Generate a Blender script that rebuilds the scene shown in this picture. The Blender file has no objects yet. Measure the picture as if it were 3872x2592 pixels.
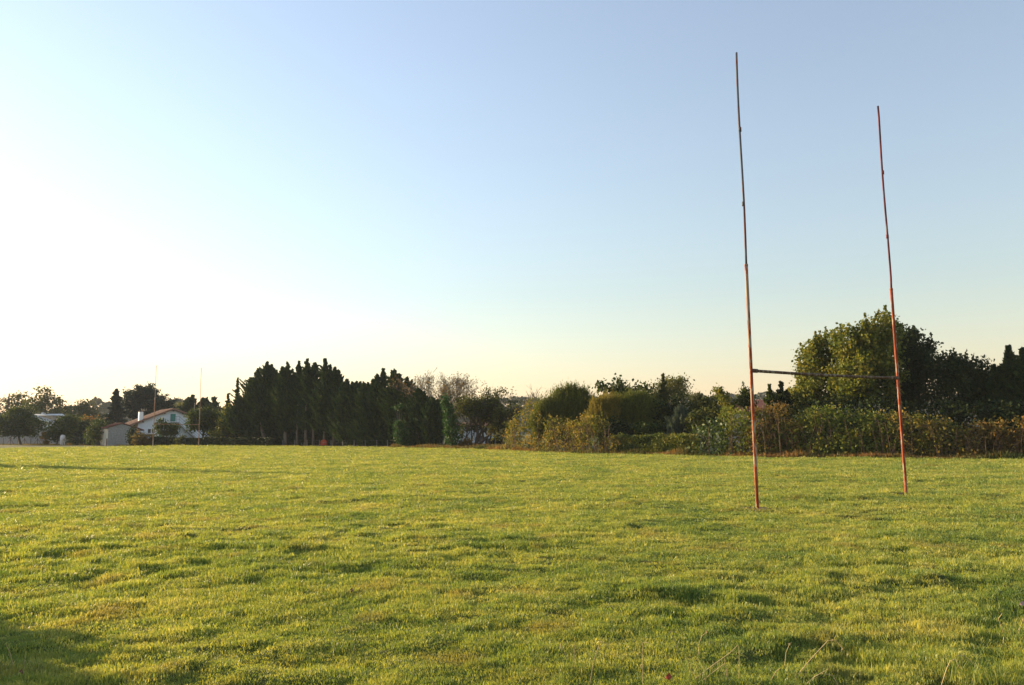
import bpy, math, random
import numpy as np
from mathutils import Vector, Matrix

# ------------------------------------------------------------------ camera, sky, sun, exposure
sc = bpy.context.scene
FPX, CX, CY = 2953.0, 1936.0, 1296.0            # the photograph is 3872 x 2592
CAM_H, PITCH, ROLL = 1.72, math.radians(6.45), math.radians(-0.50)
cd = bpy.data.cameras.new('camera'); cam = bpy.data.objects.new('camera', cd)
sc.collection.objects.link(cam); sc.camera = cam
cd.sensor_fit = 'HORIZONTAL'; cd.sensor_width = 36.0; cd.lens = FPX / 3872.0 * 36.0
cd.clip_start = 0.05; cd.clip_end = 6000
RM = Matrix.Rotation(math.radians(90) + PITCH, 3, 'X') @ Matrix.Rotation(ROLL, 3, 'Z')
cam.matrix_world = Matrix.Translation((0, 0, CAM_H)) @ RM.to_4x4()

SUN_EL, SUN_AZ = math.radians(12.0), math.radians(-61.0)      # azimuth from +Y, negative = to the left
SUND = Vector((math.sin(SUN_AZ) * math.cos(SUN_EL), math.cos(SUN_AZ) * math.cos(SUN_EL), math.sin(SUN_EL)))
w = bpy.data.worlds.new('World'); sc.world = w; w.use_nodes = True
nt = w.node_tree
bg = nt.nodes['Background']; bg.inputs[1].default_value = 0.13
sky = nt.nodes.new('ShaderNodeTexSky'); sky.sky_type = 'NISHITA'; sky.sun_disc = False
sky.sun_elevation = SUN_EL; sky.sun_rotation = SUN_AZ
sky.altitude = 50; sky.air_density = 1.8; sky.dust_density = 0.3; sky.ozone_density = 5.0
tint = nt.nodes.new('ShaderNodeMix'); tint.data_type = 'RGBA'; tint.blend_type = 'MULTIPLY'; tint.inputs[0].default_value = 1
tint.inputs[7].default_value = (1.08, .955, .945, 1)
soft = nt.nodes.new('ShaderNodeHueSaturation'); soft.inputs['Saturation'].default_value = .74
nt.links.new(sky.outputs[0], soft.inputs['Color']); nt.links.new(soft.outputs[0], tint.inputs[6]); nt.links.new(tint.outputs[2], bg.inputs[0])
ld = bpy.data.lights.new('sun', 'SUN'); ld.energy = 5.0; ld.angle = math.radians(0.6); ld.color = (1.0, 0.76, 0.46)
lo = bpy.data.objects.new('sun', ld); sc.collection.objects.link(lo)
lo.rotation_euler = SUND.to_track_quat('Z', 'Y').to_euler()
sc.view_settings.view_transform = 'Standard'; sc.view_settings.look = 'None'
sc.view_settings.gamma = 1; sc.view_settings.exposure = 1.35
sc.cycles.max_bounces = 6; sc.cycles.diffuse_bounces = 3; sc.cycles.glossy_bounces = 2
sc.cycles.transmission_bounces = 3; sc.cycles.volume_bounces = 0; sc.cycles.transparent_max_bounces = 4
sc.cycles.use_denoising = True

COL = sc.collection
rng = np.random.default_rng(7)
random.seed(5)
PI = math.pi

# ------------------------------------------------------------------ where a pixel of the photograph lies in the place
def ray(px, py):
    d = RM @ Vector(((px - CX) / FPX, -(py - CY) / FPX, -1.0))
    return d
def at(px, py, depth):
    d = ray(px, py); t = depth / d.y
    return Vector((d.x * t, depth, CAM_H + d.z * t))
def ground_pt(px, py):
    d = ray(px, py); t = -CAM_H / d.z
    return Vector((d.x * t, d.y * t, 0))
EDGE = [(-600, 1682), (0, 1684), (700, 1688), (1225, 1692), (1500, 1695), (1850, 1704), (2234, 1719), (2450, 1722), (2863, 1731), (3853, 1742), (4400, 1746)]
def edge_depth(px):
    y = np.interp(px, [e[0] for e in EDGE], [e[1] for e in EDGE])
    return ground_pt(px, y).y

# ------------------------------------------------------------------ noise
def _h(ix, iy, s):
    n = (ix.astype(np.int64) * 374761393 + iy.astype(np.int64) * 668265263 + s * 1274126177) & 0xffffffff
    n = ((n ^ (n >> 13)) * 1274126177) & 0xffffffff
    return ((n ^ (n >> 16)) & 0xffff) / 65535.0
def vnoise(x, y, s=0):
    x = np.asarray(x, float); y = np.asarray(y, float)
    ix = np.floor(x); iy = np.floor(y); fx = x - ix; fy = y - iy
    fx = fx * fx * fx * (fx * (fx * 6 - 15) + 10); fy = fy * fy * fy * (fy * (fy * 6 - 15) + 10)
    a = _h(ix, iy, s); b = _h(ix + 1, iy, s); c = _h(ix, iy + 1, s); d = _h(ix + 1, iy + 1, s)
    return (a + (b - a) * fx) * (1 - fy) + (c + (d - c) * fx) * fy - 0.5
def hz(x, y):
    r = np.hypot(x, y)
    far = np.clip((150 - r) / 30, 0, 1)
    x2 = x * 0.83 + y * 0.56; y2 = -x * 0.56 + y * 0.83       # turned, so that no grid shows
    h = 0.032 * vnoise(x2 / 3.1, y2 / 2.3, 1) + 0.02 * vnoise(x2 / 0.95 + 9, y2 / 0.7, 2) + 0.062 * vnoise(x / 0.36, y / 0.30 + 3, 3) + 0.052 * vnoise(x2 / 0.19, y2 / 0.15, 4)
    m = np.clip(vnoise(x / 2.6 + 4, y / 2.0 - 7, 8) * 2.0 + 0.85, 0.55, 1.4)
    return h * m * far

# ------------------------------------------------------------------ objects
def tag(o, label=None, cat=None, group=None, kind=None):
    if label: o['label'] = label
    if cat: o['category'] = cat
    if group: o['group'] = group
    if kind: o['kind'] = kind
    return o
def empty(name, loc, label, cat, group=None, rz=0):
    o = bpy.data.objects.new(name, None); COL.objects.link(o)
    o.location = loc; o.rotation_euler = (0, 0, rz); o.empty_display_size = 0.3
    return tag(o, label, cat, group)
def mesh_obj(name, V, F, mat, parent=None, smooth=False, fattr=None):
    """V in world space unless the parent is rotated; moved into the parent's frame (parents are only translated)."""
    me = bpy.data.meshes.new(name)
    V = np.asarray(V, dtype=np.float32).reshape(-1, 3)
    if parent is not None:
        V = V - np.array(parent.location, dtype=np.float32)
    if isinstance(F, np.ndarray):
        nf, k = F.shape
        me.vertices.add(len(V)); me.vertices.foreach_set('co', V.ravel())
        me.loops.add(nf * k); me.loops.foreach_set('vertex_index', F.astype(np.int32).ravel())
        me.polygons.add(nf); me.polygons.foreach_set('loop_start', np.arange(0, nf * k, k, dtype=np.int32))
        me.update(calc_edges=True)
    else:
        me.from_pydata([tuple(v) for v in V], [], [tuple(f) for f in F])
    if fattr is not None:
        a = me.attributes.new('v', 'FLOAT', 'FACE'); a.data.foreach_set('value', np.asarray(fattr, dtype=np.float32))
    if smooth:
        me.polygons.foreach_set('use_smooth', np.ones(len(me.polygons), dtype=bool))
    me.materials.append(mat); me.validate()
    o = bpy.data.objects.new(name, me); COL.objects.link(o)
    if parent is not None: o.parent = parent
    return o

class MB:
    """collects shapes, world space"""
    def __init__(s): s.V = []; s.F = []
    def poly(s, pts, faces):
        n = len(s.V); s.V += [tuple(p) for p in pts]; s.F += [tuple(i + n for i in f) for f in faces]
    def box8(s, p):     # p: 8 corners, bottom ring 0-3 then top ring 4-7
        s.poly(p, [(3, 2, 1, 0), (4, 5, 6, 7), (0, 1, 5, 4), (1, 2, 6, 5), (2, 3, 7, 6), (3, 0, 4, 7)])
    def box(s, c, sx, sy, sz, u=(1, 0), z0=None):
        ux = Vector((u[0], u[1], 0)); uy = Vector((-u[1], u[0], 0)); c = Vector(c)
        r = []
        for z in (-.5, .5):
            for a, b in ((-.5, -.5), (.5, -.5), (.5, .5), (-.5, .5)):
                r.append(c + ux * a * sx + uy * b * sy + Vector((0, 0, z * sz)))
        s.box8(r)
    def prism(s, pts, off):  # pts polygon, extruded by off
        n = len(pts); off = Vector(off)
        P = [Vector(p) for p in pts] + [Vector(p) + off for p in pts]
        s.poly(P, [tuple(range(n))[::-1], tuple(range(n, 2 * n))] + [(i, (i + 1) % n, n + (i + 1) % n, n + i) for i in range(n)])
    def tube(s, pts, rad, k=6, cap=True):
        P = [Vector(p) for p in pts]
        if not hasattr(rad, '__len__'): rad = [rad] * len(P)
        n0 = len(s.V); ref = None
        for i, p in enumerate(P):
            d = (P[min(i + 1, len(P) - 1)] - P[max(i - 1, 0)]).normalized()
            if ref is None: ref = Vector((1, 0, 0)) if abs(d.x) < .8 else Vector((0, 1, 0))
            a = (ref - d * ref.dot(d)).normalized(); b = d.cross(a); ref = a
            for j in range(k):
                t = 2 * PI * j / k
                s.V.append(tuple(p + (a * math.cos(t) + b * math.sin(t)) * rad[i]))
        for i in range(len(P) - 1):
            for j in range(k):
                q = n0 + i * k
                s.F.append((q + j, q + (j + 1) % k, q + k + (j + 1) % k, q + k + j))
        if cap:
            s.F.append(tuple(n0 + j for j in range(k))[::-1]); q = n0 + (len(P) - 1) * k
            s.F.append(tuple(q + j for j in range(k)))
    def build(s, name, mat, parent=None, smooth=False):
        return mesh_obj(name, s.V, s.F, mat, parent, smooth)

# ------------------------------------------------------------------ materials
def newmat(name):
    m = bpy.data.materials.new(name); m.use_nodes = True
    n = m.node_tree; n.nodes.clear(); out = n.nodes.new('ShaderNodeOutputMaterial')
    return m, n, out
def ramp(n, stops):
    r = n.nodes.new('ShaderNodeValToRGB'); e = r.color_ramp.elements
    while len(e) < len(stops): e.new(0.5)
    for k, c in enumerate(stops):
        e[k].position = k / max(1, len(stops) - 1); e[k].color = (*c, 1)
    return r
def leaf_mat(name, stops, trans=0.35, rough=0.65, spec=0.14, tcol=(1.15, 1.1, 0.55)):
    m, n, out = newmat(name)
    a = n.nodes.new('ShaderNodeAttribute'); a.attribute_name = 'v'
    r = ramp(n, stops); n.links.new(a.outputs['Fac'], r.inputs[0])
    p = n.nodes.new('ShaderNodeBsdfPrincipled'); p.inputs['Roughness'].default_value = rough
    p.inputs['Specular IOR Level'].default_value = spec
    t = n.nodes.new('ShaderNodeBsdfTranslucent')
    mm = n.nodes.new('ShaderNodeMix'); mm.data_type = 'RGBA'; mm.blend_type = 'MULTIPLY'; mm.inputs[0].default_value = 1
    mm.inputs[7].default_value = (*tcol, 1)
    n.links.new(r.outputs[0], p.inputs['Base Color']); n.links.new(r.outputs[0], mm.inputs[6]); n.links.new(mm.outputs[2], t.inputs[0])
    x = n.nodes.new('ShaderNodeMixShader'); x.inputs[0].default_value = trans
    n.links.new(p.outputs[0], x.inputs[1]); n.links.new(t.outputs[0], x.inputs[2]); n.links.new(x.outputs[0], out.inputs[0])
    return m
def solid(name, c1, c2=None, scale=4.0, rough=0.8, bump=0.0, bscale=30.0, metal=0.0, stretch=(1, 1, 1), spec=0.3, lo=.35, hi=.65):
    m, n, out = newmat(name)
    p = n.nodes.new('ShaderNodeBsdfPrincipled'); p.inputs['Roughness'].default_value = rough; p.inputs['Metallic'].default_value = metal
    p.inputs['Specular IOR Level'].default_value = spec
    tc = n.nodes.new('ShaderNodeTexCoord'); mp = n.nodes.new('ShaderNodeMapping'); mp.inputs['Scale'].default_value = stretch
    n.links.new(tc.outputs['Object'], mp.inputs[0])
    if c2 is None: c2 = tuple(x * 0.75 for x in c1)
    t = n.nodes.new('ShaderNodeTexNoise'); t.inputs['Scale'].default_value = scale; t.inputs['Detail'].default_value = 5
    n.links.new(mp.outputs[0], t.inputs[0])
    r = ramp(n, [c1, c2]); r.color_ramp.elements[0].position = lo; r.color_ramp.elements[1].position = hi
    n.links.new(t.outputs[0], r.inputs[0]); n.links.new(r.outputs[0], p.inputs['Base Color'])
    if bump:
        t2 = n.nodes.new('ShaderNodeTexNoise'); t2.inputs['Scale'].default_value = bscale; n.links.new(mp.outputs[0], t2.inputs[0])
        b = n.nodes.new('ShaderNodeBump'); b.inputs['Strength'].default_value = bump; b.inputs['Distance'].default_value = 0.05
        n.links.new(t2.outputs[0], b.inputs['Height']); n.links.new(b.outputs[0], p.inputs['Normal'])
    n.links.new(p.outputs[0], out.inputs[0])
    return m

G = lambda *a: [tuple(x) for x in a]
M = {}
M['bark'] = solid('bark', (.10, .075, .055), (.045, .035, .028), 6, .9, .6, 20, stretch=(3, 3, .6))
M['palebark'] = solid('pale_bark', (.22, .18, .13), (.12, .095, .07), 6, .9, .5, 20, stretch=(3, 3, .6))
M['twig'] = solid('twig', (.16, .10, .06), (.08, .05, .03), 6, .9)
M['cypress'] = leaf_mat('cypress_leaf', G((.014, .032, .014), (.028, .058, .020), (.048, .082, .024), (.085, .10, .028)), .2, .75, .1)
M['cedar'] = leaf_mat('cedar_leaf', G((.016, .030, .024), (.026, .044, .030), (.045, .055, .030)), .12, .75, .1)
M['oak'] = leaf_mat('oak_leaf', G((.03, .045, .012), (.06, .075, .018), (.11, .105, .022)), .35)
M['walnut'] = leaf_mat('walnut_leaf', G((.02, .038, .010), (.045, .07, .014), (.10, .11, .02)), .35)
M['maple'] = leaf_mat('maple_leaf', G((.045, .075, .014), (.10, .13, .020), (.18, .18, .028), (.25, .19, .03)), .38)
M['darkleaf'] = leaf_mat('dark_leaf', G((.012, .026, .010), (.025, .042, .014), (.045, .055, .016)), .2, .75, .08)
M['autumn'] = leaf_mat('autumn_leaf', G((.06, .06, .014), (.13, .11, .02), (.26, .14, .02), (.33, .12, .02)), .45)
M['bramble'] = leaf_mat('bramble_leaf', G((.035, .05, .013), (.10, .12, .022), (.19, .175, .034), (.28, .19, .045), (.36, .25, .075)), .38, .7, .12)
M['bramblegreen'] = leaf_mat('bramble_green_leaf', G((.04, .07, .015), (.11, .15, .024), (.19, .20, .036), (.26, .20, .05)), .38, .7, .12)
M['bramblered'] = leaf_mat('bramble_red_leaf', G((.05, .05, .016), (.13, .11, .03), (.21, .115, .04), (.15, .15, .036)), .38, .7, .12)
M['broom'] = leaf_mat('broom_leaf', G((.045, .07, .015), (.11, .13, .024), (.20, .19, .032)), .35)
M['goldbroom'] = leaf_mat('gold_broom_leaf', G((.09, .09, .018), (.20, .165, .026), (.30, .22, .04)), .35)
M['laurel'] = leaf_mat('laurel_leaf', G((.025, .05, .012), (.06, .095, .02), (.12, .145, .032)), .25, .55, .25)
M['pine'] = leaf_mat('blue_pine_leaf', G((.05, .08, .055), (.09, .12, .085), (.16, .17, .12)), .2)
M['willow'] = leaf_mat('willow_leaf', G((.06, .08, .02), (.13, .13, .035), (.20, .18, .06)), .4)
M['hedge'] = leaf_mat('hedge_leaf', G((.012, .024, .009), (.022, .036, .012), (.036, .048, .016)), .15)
M['hedgelit'] = leaf_mat('sunlit_hedge_leaf', G((.04, .06, .014), (.11, .14, .024), (.19, .19, .034), (.26, .20, .05)), .3, .6, .2)  # lit copy of the hedge leaf, sunlight put into its brighter colour
M['ivy'] = leaf_mat('ivy_leaf', G((.018, .05, .012), (.035, .09, .02), (.06, .12, .028)), .25, .6, .15)
M['dead'] = leaf_mat('dry_leaf', G((.14, .09, .035), (.24, .15, .06), (.32, .19, .06)), .4)
M['weeds'] = leaf_mat('weed_blade', G((.05, .07, .018), (.09, .10, .03), (.20, .14, .05), (.28, .15, .05)), .35)
M['woods'] = leaf_mat('far_leaf', G((.03, .04, .02), (.05, .055, .025), (.08, .065, .03)), .15)

# ------------------------------------------------------------------ foliage
def unit(n):
    v = rng.normal(size=(n, 3)); return v / np.linalg.norm(v, axis=1, keepdims=True)
def leaves(C, L, Wd, axis=None, spread=1.0, v=None):
    """C centres; returns V, F, v of diamond leaves"""
    n = len(C)
    a = unit(n) if axis is None else axis + unit(n) * spread
    a /= np.linalg.norm(a, axis=1, keepdims=True) + 1e-9
    b = np.cross(a, unit(n)); b /= np.linalg.norm(b, axis=1, keepdims=True) + 1e-9
    s = (0.6 + 0.8 * rng.random(n))[:, None]
    l = a * (L * s / 2); wv = b * (Wd * s / 2)
    V = np.stack([C - l, C + wv - l * .15, C + l, C - wv - l * .15], 1).reshape(-1, 3)
    F = np.arange(n * 4, dtype=np.int32).reshape(-1, 4)
    if v is None: v = rng.random(n)
    return V, F, np.clip(v, 0, 1)
def put_leaves(name, parts, mat, parent):
    Vs, Fs, vs = [], [], []; k = 0
    for V, F, v in parts:
        Vs.append(V); Fs.append(F + k); vs.append(v); k += len(V)
    return mesh_obj(name, np.concatenate(Vs), np.concatenate(Fs), mat, parent, fattr=np.concatenate(vs))

def blob_leaves(blobs, depth, dens=1.0, L=.16, W=.10, clump=.22, shoots=0, shoot_len=.6, deep=1.0, gap=.0, ddepth=None):
    """blobs in photo pixels (cx, cy, rx, ry[, depth offset]); becomes ellipsoids of real size standing at that depth"""
    E = []
    for b in blobs:
        dd = depth + (b[4] if len(b) > 4 else 0)
        c = np.array(at(b[0], b[1], dd)); m = dd / FPX
        E.append((c, np.array([b[2] * m, (b[2] * .5 + b[3] * .5) * m * deep, b[3] * m])))
    out = []
    for i, (c, r) in enumerate(E):
        area = 4 * PI * ((r[0] * r[2] + r[0] * r[1] + r[1] * r[2]) / 3)
        nc = int(area * dens * 1.6 / (clump * clump * 9)) + 6
        d = unit(nc)
        rad = (0.62 + 0.42 * rng.random(nc) ** .7)
        rad *= 0.80 + 0.34 * (np.sin(d[:, 0] * 5 + i) * np.sin(d[:, 2] * 6 + 2 * i) + .5)
        cc = c + d * rad[:, None] * r
        keep = np.ones(nc, bool)
        for j, (c2, r2) in enumerate(E):
            if j != i:
                q = np.linalg.norm((cc - c2) / r2, axis=1); keep &= q > .45
        keep &= rng.random(nc) > gap
        keep &= cc[:, 2] > 0.1
        cc = cc[keep]; dk = d[keep]
        if len(cc) == 0: continue
        per = max(6, int(9 * clump * clump / (L * W) * 1.5))
        vv = rng.random(len(cc))
        P = np.repeat(cc, per, 0) + rng.normal(size=(len(cc) * per, 3)) * clump * np.array([1, 1, .75])
        vl = np.repeat(vv, per) * .6 + rng.random(len(P)) * .4
        P[:, 2] = np.maximum(P[:, 2], .05)
        out.append(leaves(P, L, W, v=vl))
        if shoots:
            up = cc[(dk[:, 2] > .15)]
            k = int(len(up) * shoots)
            if k > 0:
                u = up[rng.integers(0, len(up), k)]
                per2 = 34
                t = rng.random((k, per2)) ** .8
                dirs = np.stack([rng.normal(size=k) * .18, rng.normal(size=k) * .18, np.ones(k)], 1)
                ln = shoot_len * (.5 + rng.random(k))
                Q = u[:, None, :] + dirs[:, None, :] * (t * ln[:, None])[:, :, None] + rng.normal(size=(k, per2, 3)) * (clump * .45 * (1 - t * .8))[:, :, None]
                out.append(leaves(Q.reshape(-1, 3), L * .9, W * .9))
    return out

def trunk_mb(base, tops, r0, mb=None, k=7, bend=.15):
    mb = mb or MB(); base = Vector(base)
    tops = [Vector(t) for t in tops]
    zm = max(t.z for t in tops); hub = Vector((sum(t.x for t in tops) / len(tops), sum(t.y for t in tops) / len(tops), zm))
    fork = base.lerp(hub, .35); fork.x += random.uniform(-bend, bend); fork.z = base.z + (zm - base.z) * .35
    mb.tube([base - Vector((0, 0, .1)), base + Vector((0, 0, .15)), base.lerp(fork, .5), fork, fork.lerp(hub, .6), hub], [r0 * 1.35, r0 * 1.05, r0 * .9, r0 * .75, r0 * .4, r0 * .1], k)
    for t in tops:
        s = base.lerp(fork, random.uniform(.6, 1.0)) if random.random() < .5 else fork.lerp(hub, random.uniform(0, .4))
        mid = s.lerp(t, .5) + Vector((random.uniform(-.2, .2), random.uniform(-.2, .2), random.uniform(-.1, .3)))
        mb.tube([s, mid, t], [r0 * .45, r0 * .28, r0 * .07], 5)
    return mb

def broad(name, label, cat, depth, base_px, blobs, mat, bark='bark', r0=.16, crown='crown', group=None, **kw):
    b = at(base_px, 1650, depth); b.z = 0
    o = empty(name, b, label, cat, group)
    tops = [at(q[0], q[1] - q[3] * .4, depth + (q[4] if len(q) > 4 else 0)) for q in blobs]
    trunk_mb(b, tops, r0).build('trunk', M[bark], o, True)
    put_leaves(crown, blob_leaves(blobs, depth, **kw), M[mat], o)
    return o

def conifer_leaves(base, H, R, z0=.0, n=160, L=.34, W=.13, up=.55, droop=0, prof=1.0, per=34, ragged=.25, cluster=.10, taper=.42):
    """sprays climbing a pointed crown: a dense inside and long feathered branch ends outside"""
    base = np.array(base, float); out = []; taper = taper * (.85 + .5 * rng.random())
    ph_ = rng.random(3) * 6
    for outer in (0, 1):
        m = n if not outer else int(n * .5)
        t = rng.random(m) ** (1.05 if not outer else .8)
        z = z0 + (H - z0) * t
        a = rng.random(m) * 2 * PI
        lump = 1 + ragged * 1.1 * vnoise(a * .95 + ph_[0] * 9, z * .9, 71) + ragged * .9 * vnoise(a * 1.6 + ph_[1] * 9, z * 2.1, 72)
        rr = R * np.minimum(1.0, (1 - t) / taper) ** .85 * (1 - (1 - prof) * 0) * lump * (.60 if not outer else (.85 + .75 * rng.random(m) ** 1.5))
        rr = np.maximum(rr, .06)
        uu = up * (1.0 if not outer else 1.15) + rng.normal(size=m) * .15
        d = np.stack([np.cos(a), np.sin(a), uu], 1)
        p = per if not outer else int(per * 1.3)
        s = rng.random((m, p)) ** (.6 if not outer else .8)
        if outer: s = .35 + .65 * s
        z1 = z - rr * uu * .55
        P = base + np.stack([np.zeros(m), np.zeros(m), z1], 1)[:, None, :] + d[:, None, :] * (s * rr[:, None])[:, :, None]
        P[:, :, 2] -= (droop * (s * rr[:, None]) ** 2)
        sg = np.minimum(cluster, rr[:, None] * .5) * (1.25 - s) + .12 * rr[:, None] * (1 - s) ** .7
        if outer: sg = np.minimum(cluster * 1.7, rr[:, None] * .4) * (1.12 - s)
        P += rng.normal(size=P.shape) * sg[:, :, None]
        ax = np.repeat(d / np.linalg.norm(d, axis=1, keepdims=True), p, 0) + np.array([0, 0, .35])
        P = P.reshape(-1, 3); P[:, 2] = np.maximum(P[:, 2], .1)
        vv = np.repeat(rng.random(m), p) * .6 + rng.random(len(P)) * .4
        out.append(leaves(P, L, W, ax, .45 if outer else .6, vv))
    k = 26                                             # the leader at the tip
    q = rng.random(k)
    T = base + np.stack([rng.normal(size=k) * L * .22 * (1 - q) ** 1.2, rng.normal(size=k) * L * .22 * (1 - q) ** 1.2, H - .9 + q * 1.0], 1)
    out.append(leaves(T, L * .7, W * .6, np.tile([0, 0, 1.0], (k, 1)), .6))
    return out

def conifer(name, label, depth, px, top, Rpx, mat='cypress', z0=1.6, cat='conifer', group=None, trunk='palebark', r0=.15, forks=1, extra=(), **kw):
    b = at(px, 1650, depth); b.z = 0
    H = at(px, top, depth).z
    o = empty(name, b, label, cat, group)
    mb = MB()
    for q in range(forks):
        off = Vector((random.uniform(-.5, .5) if forks > 1 else 0, random.uniform(-.3, .3), 0)) * 1.4
        mb.tube([b + off * .15 - Vector((0, 0, .1)), b + off * .5 + Vector((0, 0, 1.2)), b + off + Vector((0, 0, 2.8)), b + off * .6 + Vector((0, 0, H * .6)), b + Vector((0, 0, H * .97))], [r0 * 1.3, r0, r0 * .85, r0 * .5, .02], 7)
    mb.build('trunk', M[trunk], o, True)
    parts = conifer_leaves(b, H, Rpx * depth / FPX, z0, **kw)
    for dx, tp, rp in extra:                          # further leaders of the same tree
        bb = at(px + dx, 1650, depth); bb.z = 0
        parts += conifer_leaves(bb, at(px + dx, tp, depth).z, rp * depth / FPX, z0 + 1.0, **kw)
    put_leaves('crown', parts, M[mat], o)
    return o

def scrub(name, label, cat, tops, depth_of, mat, thick=1.6, L=.15, W=.10, clump=.20, dens=1.0, canes=14, cane_mat='twig', group=None, leafname='foliage', upright=0.0, sag=.0, zmin=0.0, caneh=1.0):
    """a thicket whose top follows (px, py) points of the photograph"""
    x0, x1 = tops[0][0], tops[-1][0]
    xs = [t[0] for t in tops]; ys = [t[1] for t in tops]
    pm = (x0 + x1) / 2; dm = depth_of(pm)
    c = at(pm, 1650, dm); c.z = 0
    o = empty(name, c, label, cat, group)
    wid = (x1 - x0) * dm / FPX; hm = np.mean([at(x, y, depth_of(x)).z for x, y in tops])
    nc = int((wid * (hm + thick * .7)) * dens * 9 / (clump * clump * 25)) + 10
    px = rng.uniform(x0, x1, nc); u = rng.random(nc)
    cc = np.zeros((nc, 3))
    for i in range(nc):
        d = depth_of(px[i]); top = np.interp(px[i], xs, ys)
        zt = at(px[i], top, d).z - clump * .6
        edge = min(px[i] - x0, x1 - px[i]) / max(1, (x1 - x0)) * 4
        zt *= min(1.0, .75 + edge)
        z = zmin + (zt - zmin) * u[i]
        f = 1 - math.sqrt(max(0, 1 - min(1, u[i]) ** 3))       # the top leans back
        dd = d + thick * (.35 * f + .75 * rng.random() ** 1.6) + .5 * vnoise(px[i] * d / FPX / 1.1, z / .9, 21)
        p = at(px[i], 1650, d)
        cc[i] = (p.x * dd / d * .0 + p.x, dd, z)
    per = max(6, int(25 * clump * clump / (L * W) * .30))
    P = np.repeat(cc, per, 0) + rng.normal(size=(nc * per, 3)) * clump * np.array([1, .8, .8])
    P[:, 2] = np.maximum(P[:, 2], .03)
    vl = np.repeat(rng.random(nc), per) * .65 + rng.random(len(P)) * .35
    ax = None
    if upright: ax = np.tile([0, 0, upright], (len(P), 1))
    parts = [leaves(P, L, W, ax, 1.0, vl)]
    mb = MB()
    for i in range(canes):
        q = random.uniform(x0, x1); d = depth_of(q) + random.uniform(-.25, .4)
        zt = at(q, float(np.interp(q, xs, ys)), d).z * random.uniform(.6, 1.08) * caneh
        b = at(q, 1650, d); b.z = 0
        lx = random.uniform(-.7, .7)
        pts = [b, b + Vector((lx * .3, 0, zt * .5)), b + Vector((lx * .8, -.1, zt * .85)), b + Vector((lx * 1.6, -.2, zt * (.97 if random.random() < .5 else .8)))]
        r = random.uniform(.012, .022) * (dm / 45)
        mb.tube(pts, [r, r * .9, r * .7, r * .4], 4)
    if canes: mb.build('stem', M[cane_mat], o)
    put_leaves(leafname, parts, M[mat], o)
    return o

def broomy(name, label, cat, depth, blobs, mat, n=900, group=None, L=.20, W=.035, per=12, slen=.9, r0=.05):
    """a bush of fine upright shoots"""
    b = at(blobs[0][0], 1650, depth); b.z = 0
    o = empty(name, b, label, cat, group)
    out = []
    for q in blobs:
        c = np.array(at(q[0], q[1], depth)); m = depth / FPX; r = np.array([q[2] * m, q[2] * m * .8, q[3] * m])
        k = int(n * q[2] * q[3] / (blobs[0][2] * blobs[0][3]))
        d = unit(k); lmp = 1 + .22 * np.sin(d[:, 0] * 7 + q[0]) * np.sin(d[:, 2] * 5 + q[1]) + .12 * np.sin(d[:, 0] * 17 + q[1]); cc = c + d * r * ((.25 + .72 * rng.random(k) ** .5) * lmp)[:, None]
        dirs = np.stack([d[:, 0] * .35, d[:, 1] * .3, np.ones(k)], 1) + rng.normal(size=(k, 3)) * .15
        t = rng.random((k, per)); ln = slen * (.4 + rng.random(k) ** 2 * 1.4)
        Q = cc[:, None, :] + dirs[:, None, :] * ((t - .5) * ln[:, None])[:, :, None] + rng.normal(size=(k, per, 3)) * .05
        Q = Q.reshape(-1, 3); Q[:, 2] = np.maximum(Q[:, 2], .05)
        vl = np.repeat(rng.random(k), per) * .6 + rng.random(len(Q)) * .4
        out.append(leaves(Q, L, W, np.repeat(dirs, per, 0) * 1.2, .5, vl))
    put_leaves('foliage', out, M[mat], o)
    mb = MB()
    for q in blobs:
        for i in range(5):
            t = at(q[0] + random.uniform(-.5, .5) * q[2], q[1] - random.uniform(-.2, .5) * q[3], depth)
            mb.tube([b + Vector((random.uniform(-.2, .2), 0, -.05)), b.lerp(t, .5) + Vector((random.uniform(-.1, .1), 0, 0)), t], [r0, r0 * .6, r0 * .2], 5)
    mb.build('stem', M['twig'], o)
    return o

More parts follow.
